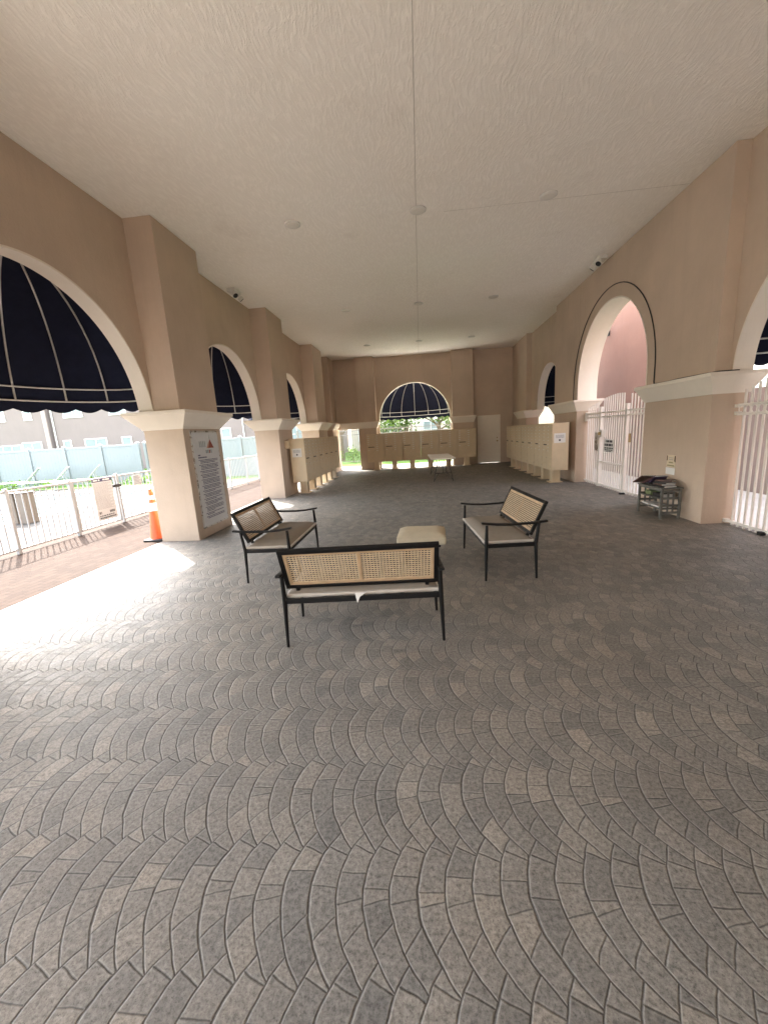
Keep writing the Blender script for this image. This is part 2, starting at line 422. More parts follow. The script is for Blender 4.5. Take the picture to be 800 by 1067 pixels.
def arch_pts(c, zs, r, n=40): return [(c - r * math.cos(PI * k / n), zs + r * math.sin(PI * k / n)) for k in range(n + 1)]
def arch_wall(axis, a0, a1, u0, u1, o0, o1, zbot, spring, ztop, parent, name='wall', reveal=True, rev_t=.025):
    """Wall panel normal to AXIS between a0 and a1, spanning u0..u1, opening o0..o1 with a round head; above zbot only"""
    c, r = (o0 + o1) / 2, (o1 - o0) / 2
    n = 44
    arc = arch_pts(c, spring, r, n)
    low = [(u0, zbot), (o0, zbot)] if u0 < o0 - 1e-6 else [(o0, zbot)]
    inner = ([(o0, zbot)] if spring > zbot + 1e-6 else []) + [p for p in arc if p[1] >= zbot - 1e-9] + ([(o1, zbot)] if spring > zbot + 1e-6 else [])
    if spring < zbot:
        w = math.sqrt(max(r * r - (zbot - spring) ** 2, 0)); inner = [(c - w, zbot)] + [p for p in inner if p[1] > zbot + .004] + [(c + w, zbot)]
    def P(u, z, a): return (a, u, z) if axis == 0 else (u, a, z)
    mb = MB(); vs = []; fs = []
    m = len(inner)
    for a in (a0, a1):
        for (u, z) in inner: vs.append(P(u, z, a))
        for (u, z) in inner: vs.append(P(min(max(u, u0), u1), ztop, a))
    for si in (0, 1):
        o = si * 2 * m
        for k in range(m - 1): 
            if abs(inner[k][0] - inner[k + 1][0]) > 1e-6: fs.append((o + k, o + k + 1, o + m + k + 1, o + m + k))
    for k in range(m - 1):
        fs.append((k, k + 1, 2 * m + k + 1, 2 * m + k))
        if abs(inner[k][0] - inner[k + 1][0]) > 1e-6: fs.append((m + k, m + k + 1, 3 * m + k + 1, 3 * m + k))
    mb.add(vs, fs)
    if inner[0][0] - u0 > 1e-4:
        q = (inner[0][0], u0)
        if axis == 0: mb.box(a0, a1, u0, inner[0][0], zbot, ztop)
        else: mb.box(u0, inner[0][0], a0, a1, zbot, ztop)
    if u1 - inner[-1][0] > 1e-4:
        if axis == 0: mb.box(a0, a1, inner[-1][0], u1, zbot, ztop)
        else: mb.box(inner[-1][0], u1, a0, a1, zbot, ztop)
    w = mb.build(name, 'tan', parent)
    if reveal:
        rv = MB(); b0, b1 = a0 - .004, a1 + .004
        def off(i):
            u, z = inner[i]
            if z <= spring + 1e-6: d = Vector((1 if u < c else -1, 0))
            else: d = Vector((c - u, spring - z)).normalized()
            return (u + d.x * rev_t, z + d.y * rev_t), (u + d.x * .002, z + d.y * .002)
        vs = []; 
        for i in range(m):
            (ui, zi), (uo, zo) = off(i)
            vs += [P(uo, zo, b0), P(ui, zi, b0), P(ui, zi, b1), P(uo, zo, b1)]
        fs = []
        for i in range(m - 1):
            for k in range(4):
                k2 = (k + 1) % 4; fs.append((4 * i + k, 4 * i + k2, 4 * i + 4 + k2, 4 * i + 4 + k))
        fs += [(0, 1, 2, 3), (4 * m - 4, 4 * m - 3, 4 * m - 2, 4 * m - 1)]
        rv.add(vs, fs); rv.build('arch_trim', 'cream', parent, smooth=True)
    return w

def capital(x0, x1, y0, y1, oh, parent, sides='nsew'):
    """flared cream band round a pier; SIDES picks where it overhangs"""
    prof = [(.015, ZB), (.03, ZB + .035), (oh * .55, ZB + .13), (oh * .88, ZB + .215), (oh, ZB + .235), (oh, ZT)]
    mb = MB(); vs = []; fs = []
    for e, z in prof:
        ex0 = e if 'w' in sides else -.01; ex1 = e if 'e' in sides else -.01
        ey0 = e if 's' in sides else -.01; ey1 = e if 'n' in sides else -.01
        vs += [(x0 - ex0, y0 - ey0, z), (x1 + ex1, y0 - ey0, z), (x1 + ex1, y1 + ey1, z), (x0 - ex0, y1 + ey1, z)]
    for i in range(len(prof) - 1):
        for k in range(4):
            k2 = (k + 1) % 4; fs.append((4 * i + k, 4 * i + k2, 4 * i + 4 + k2, 4 * i + 4 + k))
    fs.append((0, 1, 2, 3)); n = 4 * (len(prof) - 1); fs.append((n, n + 1, n + 2, n + 3))
    return mb.add(vs, fs).build('capital', 'cream', parent, bevel=.004)

def pier(x0, x1, y0, y1, oh, sides, label=None):
    p = MB().box(x0, x1, y0, y1, 0, ZC - .001).build('pillar', 'tan', pav, bevel=.006)
    capital(x0, x1, y0, y1, oh, p, sides)
    return p
# left arcade
LP = [(-1.1, .1), (1.6, 2.816), (6.236, 7.45), (10.67, 11.85), (15.07, 16.47)]
LP[0] = (-2.82, -1.62); LP.insert(0, (-7.24, -6.04))
for y0, y1 in LP: pier(XLO, XLP, y0, y1, .2, 'nsew')
pier(XLO, XLP, 17.55, YBO - .02, .2, 'nsew')
for (a, b), sp in (((-6.04, -2.82), 2.12), ((-1.62, 1.6), 2.12), ((2.816, 6.236), 2.07), ((7.45, 10.67), 2.12), ((11.85, 15.07), 2.12)):
    arch_wall(0, XLO + .002, XLW, a, b, a, b, ZT - .02, sp, ZC - .002, pav)
MB().box(XLO + .002, XLW, 16.47, 17.55, 0, ZC - .002).build('wall', 'tan', pav)
# right side
RP = [(-7.24, -6.0), (-2.98, -1.9), (1.1, 2.82), (6.17, 7.885), (11.12, 12.92), (16.22, 17.6)]
for y0, y1 in RP: pier(XRP, XRO, y0, y1, .14, 'nsew')
arch_wall(0, XRW, XRO - .04, 2.82, 6.17, 2.82, 6.12, ZT - .02, 2.12, ZC - .002, pav)
arch_wall(0, XRP + .002, XRO - .002, 7.885, 11.12, 7.885, 11.12, ZT - .02, 2.47, ZC - .002, pav)
arch_wall(0, XRW, XRO - .04, 12.92, 16.22, 12.92, 15.42, ZT - .02, 2.30, ZC - .002, pav)
MB().box(XRW, XRO - .04, -6.0, -2.98, 0, ZC - .002).build('wall', 'tan', pav)  # unseen bay closed solid to keep light off the left wall
MB().box(XRW, XRO - .04, -1.9, 1.1, 0, ZC - .002).build('wall', 'tan', pav)  # likewise closed to cut light coming from the right
MB().box(XRP + .03, XRO - .02, 17.6, YBO - .02, 0, ZC - .002).build('wall', 'tan', pav)
# near end wall with its own arch
arch_wall(1, YS + .02, YS + .3, XLP - .02, XRP + .02, -1.2, 1.2, .002, 1.4, ZC - .002, pav)
# back wall
BL, BR = (-2.76, -1.93), (1.45, 2.36)
pL = MB().box(*BL, YBP, YBO - .01, 0, ZC - .001).build('pillar', 'tan', pav, bevel=.006)
pR = MB().box(*BR, YBP, YBO - .01, 0, ZC - .001).build('pillar', 'tan', pav, bevel=.006); capital(*BR, YBP, YBO - .01, .12, pR, 'sew')
capital(XLP + .2, BL[1], YBP, YBO - .01, .12, pL, 'se')
MB().box(XLP, BL[0], YBP + .25, YBO - .02, ZB + .01, ZC - .002).build('wall', 'tan', pav)
arch_wall(1, YBW, YBO - .04, BL[1], BR[0], -1.84, 1.42, ZT - .02, 2.16, ZC - .002, pav)
for a, b in ((BL[1], -1.84), (1.42, BR[0])): MB().box(a, b, YBW + .02, YBO - .06, 0, ZT - .02).build('wall', 'tan', pav)
wr = MB(); wr.box(BR[1], 2.60, YBW, YBO - .03, 0, ZC - .002); wr.box(3.56, XRP + .03, YBW, YBO - .03, 0, ZC - .002); wr.box(2.60, 3.56, YBW, YBO - .03, 2.10, ZC - .002)
wr.build('wall', 'tan', pav)
dr = MB().box(2.62, 3.54, YBW + .03, YBW + .075, .012, 2.08).build('door', 'door', pav, bevel=.004)
fr = MB(); fr.box(2.575, 2.62, YBW - .012, YBW + .08, 0, 2.125); fr.box(3.54, 3.585, YBW - .012, YBW + .08, 0, 2.125); fr.box(2.62, 3.54, YBW - .012, YBW + .08, 2.082, 2.125)
fr.build('door_frame', 'door', pav)
kb = MB(); kb.lathe(0, 0, [(.032, 0), (.034, .008), (.014, .014), (.014, .045), (.03, .055), (.034, .075), (.022, .09)], 14)
for zz, nm in ((.98, 'handle'), (1.12, 'lock')):
    h = MB(); sc_ = 1 if nm == 'handle' else .75
    h.add([(3.45 + x * sc_, YBW + .03 - z * sc_ * (1 if nm == 'handle' else .4), zz + y * sc_) for x, y, z in kb.v], kb.f); h.build(nm, 'brass', dr, smooth=True)

# ------------------------------------------------------------------ awnings (dome awnings outside the arches)
def awning(name_label, c, half, proj, z0, zt, wall, axis, sgn):
    """quarter-ellipsoid canopy; wall plane coordinate WALL, opening direction SGN along AXIS"""
    def P(u, w, z): return (wall + sgn * w, c + u, z) if axis == 0 else (c + u, wall + sgn * w, z)
    t = thing('dome_awning', name_label, 'awning', P(0, 0, z0), 0, 'dome awnings outside the arches')
    H = zt - z0
    def S(th, ph, k=1.0):   # th along base from -half..half, ph height
        cs = math.cos(ph) * k
        return P(-half * math.cos(th) * cs, proj * math.sin(th) * cs, z0 + H * math.sin(ph) * k)
    n, m = 36, 14
    mb = MB(); vs = [S(PI * i / n, PI / 2 * j / m) for j in range(m) for i in range(n + 1)] + [P(0, 0, zt)]
    fs = [(j * (n + 1) + i, j * (n + 1) + i + 1, (j + 1) * (n + 1) + i + 1, (j + 1) * (n + 1) + i) for j in range(m - 1) for i in range(n)]
    fs += [((m - 1) * (n + 1) + i, (m - 1) * (n + 1) + i + 1, m * (n + 1)) for i in range(n)]
    cv = mb.add(vs, fs).build('canopy', 'navy', t, smooth=True)
    so = cv.modifiers.new('thickness', 'SOLIDIFY'); so.thickness = .004; so.offset = 1
    val = MB(); ns = 13; N = ns * 10; vs = []; 
    for i in range(N + 1):
        th = PI * i / N; dz = .055 * abs(math.sin(PI * i / 10)) if True else 0
        vs += [S(th, 0), tuple(Vector(S(th, 0)) - Vector((0, 0, .105 + dz)))]
    val.add(vs, [(2 * i, 2 * i + 1, 2 * i + 3, 2 * i + 2) for i in range(N)])
    vo = val.build('valance', 'navy', t); so = vo.modifiers.new('thickness', 'SOLIDIFY'); so.thickness = .004
    r = .0125
    k = .985
    for z_ in (.004, .19):
        ph = math.asin(z_ / H)
        MB().ring_path([S(PI * i / 32, ph, k) for i in range(33)], r, 6).build('hoop', 'galv', t, smooth=True)
    for i in range(1, 8):
        th = PI * i / 8
        MB().ring_path([S(th, PI / 2 * j / 14, k) for j in range(15)], r, 6).build('rib', 'galv', t, smooth=True)
    return t
AWN = [('navy dome awning outside the nearest left arch, by the rules board', 4.526, 1.74, 1.12, 2.34, 3.98, XLO, 0, -1),
       ('navy dome awning over the pool side arch between rules board pillar and mailboxes', 9.06, 1.66, 1.12, 2.36, 3.92, XLO, 0, -1),
       ('navy dome awning over the left arch behind the left mailbox bank', 13.46, 1.66, 1.12, 2.36, 3.92, XLO, 0, -1),
       ('navy dome awning in the far end arch above the middle mailbox bank', -.21, 1.72, 1.1, 2.36, 3.98, YBO - .03, 1, 1),
       ('navy dome awning in the small arch above the right mailbox bank', 14.17, 1.32, 1.0, 2.36, 3.76, XRO - .03, 0, 1),
       ('navy dome awning at the right picture edge above the ringed fence', 4.47, 1.70, 1.1, 2.36, 3.96, XRO - .03, 0, 1)]
for a in AWN: awning(*a)

# ------------------------------------------------------------------ ceiling fixtures
def disc(x, y, label):
    t = thing('ceiling_light', label, 'ceiling light', (x, y, ZC), 0, 'round flush ceiling lights')
    MB().lathe(x, y, [(.125, ZC - .001), (.125, ZC - .016), (.112, ZC - .024), (.10, ZC - .026)], 28).build('trim_ring', 'plastic_w', t, smooth=True)
    MB().lathe(x, y, [(.098, ZC - .0262), (.095, ZC - .03), (.06, ZC - .036), (.01, ZC - .038)], 28).build('lens', 'lens', t, smooth=True)
rows = ((6.92, 'nearest row'), (11.5, 'middle row'), (16.0, 'far row'))
for y, rn in rows:
    for x, cn in ((-1.87, 'left'), (.105, 'centre, on the ceiling seam'), (2.04, 'right')):
        disc(x, y, 'round white flush ceiling light, %s, %s' % (rn, cn))
def emergency(x, y, label, sx):
    t = thing('emergency_light', label, 'emergency light', (x, y, ZC))
    MB().box(x - .09, x + .09, y - .16, y + .16, ZC - .075, ZC - .001).build('housing', 'plastic_w', t, bevel=.01)
    for k in (-.11, .11):
        h = MB(); d = Vector((sx * .5, k * 3, -.7)).normalized(); p = Vector((x + sx * .03, y + k, ZC - .075))
        h.ring_path([p, p + d * .05, p + d * .06, p + d * .13], [.02, .02, .055, .065], 14)
        hd = h.build('lamp_head', 'plastic_w', t, smooth=True)
        MB().ring_path([p + d * .1301, p + d * .134], [.055, .05], 14).build('lens', 'dark', hd)
emergency(-4.0, 9.35, 'small twin head emergency light on the ceiling by the left wall', 1)
emergency(3.88, 9.55, 'small twin head emergency light on the ceiling above the gate arch', -1)

# ------------------------------------------------------------------ loveseats
def make_loveseat(label):
    t = thing('cane_loveseat', label, 'loveseat', (0, 0, 0), 0, 'black cane back loveseats round the ottoman')
    W = .60
    def B(mb, name, mat, par=t, **kw): return mb.build(name, mat, par, world=False, **kw)
    for s in (-1, 1):
        B(MB().ring_path([(s * (W + .01), -.272, 0), (s * W, -.262, .38), (s * (W - .005), -.295, .605)], [.0115, .019, .015], 10), 'leg', 'black', smooth=True)
        B(MB().ring_path([(s * (W + .01), .262, 0), (s * W, .252, .38), (s * (W - .003), .245, .60)], [.0115, .019, .015], 10), 'leg', 'black', smooth=True)
        pts = [(s * (W - .002), y, z) for y, z in ((-.38, .617), (-.33, .612), (-.2, .602), (0, .598), (.14, .606), (.24, .619), (.30, .628))]
        B(MB().ring_path(pts, 0, flat=(.042, .022)), 'armrest', 'black', bevel=.006)
    f = MB()
    f.box(-W, W, -.272, -.246, .355, .395); f.box(-W, W, .236, .262, .355, .395)
    f.box(-W - .012, -W + .014, -.246, .236, .355, .395); f.box(W - .014, W + .012, -.246, .236, .355, .395)
    for x in (-.3, 0, .3): f.box(x - .02, x + .02, -.246, .236, .372, .39)
    B(f, 'seat_frame', 'black', bevel=.004)
    # back frame, leaning
    lean = math.atan2(.17, .36)
    Mb = Matrix.Translation((0, -.215, .47)) @ Matrix.Rotation(lean, 4, 'X')
    Lb, Wb = .385, .585
    bf = MB()
    bf.box(-Wb, Wb, -.016, .016, Lb - .036, Lb, Mb); bf.box(-Wb, Wb, -.016, .016, 0, .032, Mb)
    bf.box(-Wb, -Wb + .034, -.016, .016, .032, Lb - .036, Mb); bf.box(Wb - .034, Wb, -.016, .016, .032, Lb - .036, Mb)
    for s in (-1, 1): bf.box(s * .50 - .014, s * .50 + .014, -.014, .014, -.085, 0, Mb)
    bk = B(bf, 'back_frame', 'black', bevel=.004)
    rim = MB(); a, b, z0, z1 = -Wb + .034, Wb - .034, .032, Lb - .036
    for q in ((a, b, z0, z0 + .024), (a, b, z1 - .024, z1), (a, a + .024, z0 + .024, z1 - .024), (b - .024, b, z0 + .024, z1 - .024), (-.013, .013, z0 + .024, z1 - .024)):
        rim.box(q[0], q[1], -.010, .010, q[2], q[3], Mb)
    B(rim, 'cane_rim', 'wood_lt', bk, bevel=.002)
    # woven cane with real holes
    for x0, x1 in ((a + .024, -.013), (.013, b - .024)):
        nx, nz = 22, 13
        mb = MB(); zz0, zz1 = z0 + .024, z1 - .024
        dx, dz = (x1 - x0) / nx, (zz1 - zz0) / nz
        for side in (-.0042, .0042):
            for i in range(nx):
                for j in range(nz):
                    cx, cz = x0 + (i + .5) * dx, zz0 + (j + .5) * dz
                    hw, hh = dx * .37, dz * .29
                    o = [(cx - dx / 2, cz - dz / 2), (cx + dx / 2, cz - dz / 2), (cx + dx / 2, cz + dz / 2), (cx - dx / 2, cz + dz / 2)]
                    n8 = [(cx - hw, cz - hh), (cx + hw, cz - hh), (cx + hw, cz + hh), (cx - hw, cz + hh)]
                    bulg = side * 1.8
                    vs = [Mb @ Vector((u, side, v)) for u, v in o] + [Mb @ Vector((u, side * .4, v)) for u, v in n8]
                    mb.add(vs, [(0, 1, 5, 4), (1, 2, 6, 5), (2, 3, 7, 6), (3, 0, 4, 7)])
        B(mb, 'cane_panel', 'rattan', bk)
    rd = MB()
    for k in range(13):
        zz = z0 + .024 + (z1 - z0 - .048) * (k + .5) / 13
        for x0, x1 in ((a + .02, -.013), (.013, b - .02)): rd.box(x0, x1, .0075, .0115, zz - .0026, zz + .0026, Mb)
    B(rd, 'lattice', 'rod', bk)
    # cushion: softened box with a sagging, puckered edge
    cu = MB(); nx, ny = 40, 16; x0, x1, y0, y1 = -.575, .575, -.235, .262
    def ctop(i, j):
        u, v = i / nx, j / ny
        e = min(u, 1 - u) * nx / 4; g = min(v, 1 - v) * ny / 3
        s_ = min(1, e) ** .5 * min(1, g) ** .5
        return .425 + .045 * s_ + .004 * math.sin(u * 9 + v * 5) * s_
    r2 = random.Random(3); jx = [r2.uniform(-.006, .006) for _ in range(200)]
    top = [(x0 + (x1 - x0) * i / nx, y0 + (y1 - y0) * j / ny, ctop(i, j)) for j in range(ny + 1) for i in range(nx + 1)]
    fs = [(j * (nx + 1) + i, j * (nx + 1) + i + 1, (j + 1) * (nx + 1) + i + 1, (j + 1) * (nx + 1) + i) for j in range(ny) for i in range(nx)]
    B(cu.add(top, fs), 'cushion', 'cushion', smooth=True)
    cuo = [c for c in t.children if c.name.startswith('cushion')][-1]
    per = [(i, 0) for i in range(nx + 1)] + [(nx, j) for j in range(1, ny + 1)] + [(i, ny) for i in range(nx - 1, -1, -1)] + [(0, j) for j in range(ny - 1, 0, -1)]
    vs = []; fs = []; P_ = len(per)
    for q, (i, j) in enumerate(per):
        x, y = x0 + (x1 - x0) * i / nx, y0 + (y1 - y0) * j / ny
        ox = -1 if i == 0 else (1 if i == nx else 0); oy = -1 if j == 0 else (1 if j == ny else 0)
        w = .012 + jx[q % 200]
        vs += [(x, y, ctop(i, j)), (x + ox * w, y + oy * w, .424 + jx[(q * 7) % 200] * .5), (x + ox * (w + .004), y + oy * (w + .004), .410), (x + ox * .004, y + oy * .004, .393 + jx[(q * 3) % 200] * .4)]
    for q in range(P_):
        q2 = (q + 1) % P_
        for k in range(3): fs.append((4 * q + k, 4 * q2 + k, 4 * q2 + k + 1, 4 * q + k + 1))
    fs.append(tuple(4 * q + 3 for q in range(P_)))
    B(MB().add(vs, fs), 'cushion_edge', 'cush_side', cuo, smooth=True)
    return t, cuo
t1, cu1 = make_loveseat('black cane back loveseat in front, seen from behind, its care tag hanging')
protoL = t1
t2 = copy_tree(t1); t2['label'] = 'black cane back loveseat on the left, beside the rules board pillar, facing right'
t3 = copy_tree(t1); t3['label'] = 'black cane back loveseat on the right, facing left, nearest the gates'
t1.location = (-.507, 3.095, 0); t1.rotation_euler = (0, 0, R(3.8))
t2.location = (-1.775, 4.80, 0); t2.rotation_euler = (0, 0, R(-89.3))
t3.location = (.845, 4.715, 0); t3.rotation_euler = (0, 0, R(94.6))
tg = MB(); tg.add([(-.055, -.2705, .4235), (.035, -.2705, .4235), (-.015, -.284, .395), (-.038, -.288, .348)], [(0, 1, 2, 3)])
tg.build('care_tag', 'paper', cu1, world=False)

# ottoman
ot = thing('ottoman', 'square cream upholstered ottoman standing between the loveseats', 'ottoman', (-.03, 4.76, 0), R(-2))
mb = MB(); hx, hy = .285, .245; n = 18
def otop(u, v):
    e = min(u, 1 - u) * 6; g = min(v, 1 - v) * 6
    return .385 + .04 * min(1, e) ** .5 * min(1, g) ** .5
mb.add([(-hx + 2 * hx * i / n, -hy + 2 * hy * j / n, otop(i / n, j / n)) for j in range(n + 1) for i in range(n + 1)], [(j * (n + 1) + i, j * (n + 1) + i + 1, (j + 1) * (n + 1) + i + 1, (j + 1) * (n + 1) + i) for j in range(n) for i in range(n)])
mb.build('cushion_top', 'ottoman', ot, world=False, smooth=True)
MB().box(-hx - .004, hx + .004, -hy - .004, hy + .004, .285, .3853).build('cushion_base', 'ottoman', ot, world=False, bevel=.025, seg=3)
MB().box(-hx + .06, hx - .06, -hy + .02, hy - .02, .255, .284).build('seat_frame', 'black', ot, world=False, bevel=.003)
for sx in (-1, 1):
    for sy in (-1, 1):
        MB().tube((sx * (hx - .10), sy * (hy - .03), 0), (sx * (hx - .10), sy * (hy - .05), .26), .012, .018, 10).build('leg', 'black', ot, world=False, smooth=True)

# ------------------------------------------------------------------ mailboxes
def make_mail(label, group):
    """0.80 m wide unit, front at y=0 facing -y, body behind"""
    t = thing('cluster_mailbox', label, 'mailbox', (0, 0, 0), 0, group)
    B = lambda mb, n, m, p=t, **k: mb.build(n, m, p, world=False, **k)
    w = .395
    cab = B(MB().box(-w, w, .0, .42, .36, 1.58), 'cabinet', 'mail', bevel=.006)
    B(MB().box(-w - .004, w + .004, -.012, .43, 1.5805, 1.60), 'cap', 'mail', bevel=.004)
    B(MB().box(-.11, .11, .10, .32, .02, .3595), 'pedestal', 'mail', bevel=.004)
    B(MB().box(-.17, .17, .04, .38, 0, .02), 'base_plate', 'mail')
    def door(x0, x1, z0, z1, nm='mail_door'):
        d = B(MB().box(x0 + .004, x1 - .004, -.009, -.0006, z0 + .004, z1 - .004), nm, 'mail', t, bevel=.0025)
        lk = MB(); cx, cz = x1 - .035, (z0 + z1) / 2
        lk.v = [(cx + x, -.0095 - z, cz + y) for x, y, z in MB().lathe(0, 0, [(.011, 0), (.011, .005), (.007, .007)], 10).v]
        lk.f = MB().lathe(0, 0, [(.011, 0), (.011, .005), (.007, .007)], 10).f
        B(lk, 'lock', 'silver', d, smooth=True)
        return d, lk
    for c in (0, 1):
        X0, X1 = (-.378, -.003) if c == 0 else (.003, .378)
        z = 1.555
        for k in range(8 if c else 7):
            h = .088
            if c == 0 and k == 5:
                d, lk = door(X0, X1, z - .16, z, 'outgoing_slot'); z -= .165
                sl = B(MB().box(X0 + .05, X1 - .05, -.0115, -.0092, z + .085, z + .115), 'slot', 'mail_dk', d)
            else:
                d, lk = door(X0, X1, z - h, z); z -= h + .004
                B(MB().box(X0 + .03, X0 + .105, -.0115, -.0092, z + .036, z + .062), 'number_plate', 'paper', d)
        while z > .42:
            hh = min(.30, z - .39)
            d, lk = door(X0, X1, z - hh, z, 'parcel_door'); z -= hh + .006
            if z < .45: break
    return t
def place(o, x, y, rz): o.location = (x, y, 0); o.rotation_euler = (0, 0, rz); return o
ordn = ['first', 'second', 'third', 'fourth', 'fifth', 'sixth', 'seventh']
gR, gL, gB = 'mailboxes along the right wall', 'mailboxes along the left arcade', 'mailboxes across the far end'
proto = make_mail('', gR)
for i in range(7):
    o = proto if i == 0 else copy_tree(proto)
    place(o, 3.455, 11.02 + .395 + .815 * i, -PI / 2)
    o['group'] = gR; o['label'] = 'tan metal mailbox cabinet, %s of the right bank counting from the gate end' % ordn[i]
for i in range(6):
    o = copy_tree(proto); place(o, -3.275, 11.19 + .395 + .80 * i, PI / 2)
    o['group'] = gL; o['label'] = 'tan metal mailbox cabinet, %s of the left bank counting from the pool end' % ordn[i]
for i in range(6):
    o = copy_tree(proto); place(o, -1.985 + .7985 * i, 17.82, 0)
    o['group'] = gB; o['label'] = 'tan metal mailbox cabinet, %s from the left in the far end bank' % ordn[i]

def notice(x0, x1, y, z0, z1, label):
    t = thing('paper_notice', label, 'notice', ((x0 + x1) / 2, y, z0), 0, 'white notices taped to the mailbox ends')
    s = MB().box(x0, x1, y - .003, y - .0008, z0, z1).build('sheet', 'paper', t)
    L = MB(); w, h = x1 - x0, z1 - z0; r3 = random.Random(5)
    for k in range(4):
        x = x0 + w * .14
        zz = z1 - h * (.24 + .085 * k)
        while x < x1 - w * .18:
            l = w * r3.uniform(.05, .14); L.box(x, min(x + l, x1 - w * .14), y - .0038, y - .0032, zz, zz + h * .045); x += l + w * .03
    L.build('print', 'ink_lt', s)
    d = MB(); d.v = [((x0 + x1) / 2 + a, y - .0032 - c, z0 + h * .28 + b) for a, b, c in MB().lathe(0, 0, [(.026, 0), (.026, .0006)], 18).v]; d.f = MB().lathe(0, 0, [(.026, 0), (.026, .0006)], 18).f
    d.build('emblem', 'ink', s)
notice(3.50, 3.79, 11.02, 1.085, 1.335, 'white paper notice on the near end of the right mailbox bank')
notice(-3.645, -3.37, 11.19, 1.08, 1.325, 'white paper notice on the near end of the left mailbox bank')
bx = MB().box(-3.785, -3.66, 11.02, 11.17, 1.34, 1.56).build('utility_box', 'mail', None, bevel=.006)
tag(bx, 'small tan utility box on the pillar beside the left mailbox bank', 'utility box')

# ------------------------------------------------------------------ rules board on the pillar
t = thing('rules_board', 'tall white pool rules board with a red logo, on the nearest left pillar', 'sign', (XLP, 6.84, .16))
X = XLP
MB().box(X + .001, X + .016, 6.40, 7.29, .16, 1.835).build('frame', 'silver', t, bevel=.003)
bd = MB().box(X + .0165, X + .02, 6.43, 7.26, .19, 1.805).build('board_face', 'boardgrey', t)
L = MB(); Lt = MB(); r4 = random.Random(11)
XF0, XF1 = X + .0203, X + .0215
z = 1.40; first = True
def words(mb, y0, y1, z, h, wmin=.012, wmax=.05, gap=.011):
    y = y0
    while y < y1 - .01:
        w = min(r4.uniform(wmin, wmax), y1 - y); mb.box(XF0, XF1, y, y + w, z, z + h); y += w + gap
words(L, 6.53, 6.62, 1.405, .022, .02, .04); words(L, 6.53, 6.80, 1.365, .022, .02, .05)
z = 1.325
while z > .30:
    n = r4.choice((2, 3, 3, 4))
    ind = 6.53
    for k in range(n):
        if z < .30: break
        words(L, ind if k == 0 else ind + .045, 7.18 - (r4.uniform(.02, .35) if k == n - 1 else r4.uniform(0, .04)), z, .0135)
        z -= .0245
    z -= .011
L.build('lettering', 'navyink', bd);
def flat(poly, mat, nm='logo', x0=XF0, x1=XF1): MB().prism(poly, 0, x0, x1).build(nm, mat, bd)
flat([(6.90, 1.53), (7.09, 1.53), (6.975, 1.69)], 'red')
flat([(6.84, 1.53), (6.897, 1.53), (6.945, 1.66)], 'orange_l')
flat([(6.962, 1.692), (6.984, 1.692), (6.973, 1.775)], 'teal_l')
for k, y in enumerate((6.61, 6.665, 6.72, 6.775)):
    flat([(y, 1.55), (y + .012, 1.55), (y + .026, 1.655), (y + .012, 1.655)], 'teal_l'); flat([(y + .030, 1.55), (y + .04, 1.55), (y + .027, 1.655), (y + .0262, 1.64)], 'teal_l')
for k in range(4):
    y = 6.80 + .055 * k; flat([(y, 1.44), (y + .035, 1.44), (y + .035, 1.50), (y, 1.50)], 'teal_l' if k != 2 else 'red')

# ------------------------------------------------------------------ traffic cone
t = thing('traffic_cone', 'orange traffic cone with white bands beside the nearest left pillar', 'traffic cone', (-4.66, 6.42, 0))
cx, cy = -4.66, 6.42
MB().box(cx - .17, cx + .17, cy - .17, cy + .17, 0, .035).build('base', 'blk_rubber', t, bevel=.01)
MB().lathe(cx, cy, [(.125, .0352), (.12, .06), (.03, .90), (.022, .905)], 24).build('body', 'cone', t, smooth=True)
def cr(z): return .12 - .09 * (z - .06) / .84 + .0022
for z0, z1 in ((.52, .66), (.72, .79)):
    MB().lathe(cx, cy, [(cr(z0), z0), (cr(z1), z1)], 24).build('band', 'reflect', t, smooth=True)

# ------------------------------------------------------------------ folding table
t = thing('folding_table', 'long pale plastic folding table in the middle of the floor near the mailboxes', 'table', (.655, 13.77, 0), R(1.3))
MB().box(-.38, .38, -1.22, 1.22, .695, .74).build('tabletop', 'table_top', t, world=False, bevel=.012, seg=3)
for s in (-1, 1):
    y = s * .98
    for sx in (-1, 1):
        MB().ring_path([(sx * .30, y + s * .12, 0), (sx * .25, y + s * .06, .28), (sx * .18, y, .50), (sx * .20, y - s * .02, .694)], .0125, 8).build('leg', 'dark', t, world=False, smooth=True)
    c = MB(); c.tube((-.255, y + s * .062, .26), (.255, y + s * .062, .26), .011); c.tube((0, y + s * .05, .26), (0, y - s * .45, .69), .009); c.tube((-.30, y + s * .12, .02), (-.14, y + s * .062, .26), .008); c.tube((.30, y + s * .12, .02), (.14, y + s * .062, .26), .008)
    c.build('brace', 'dark', t, world=False, smooth=True)

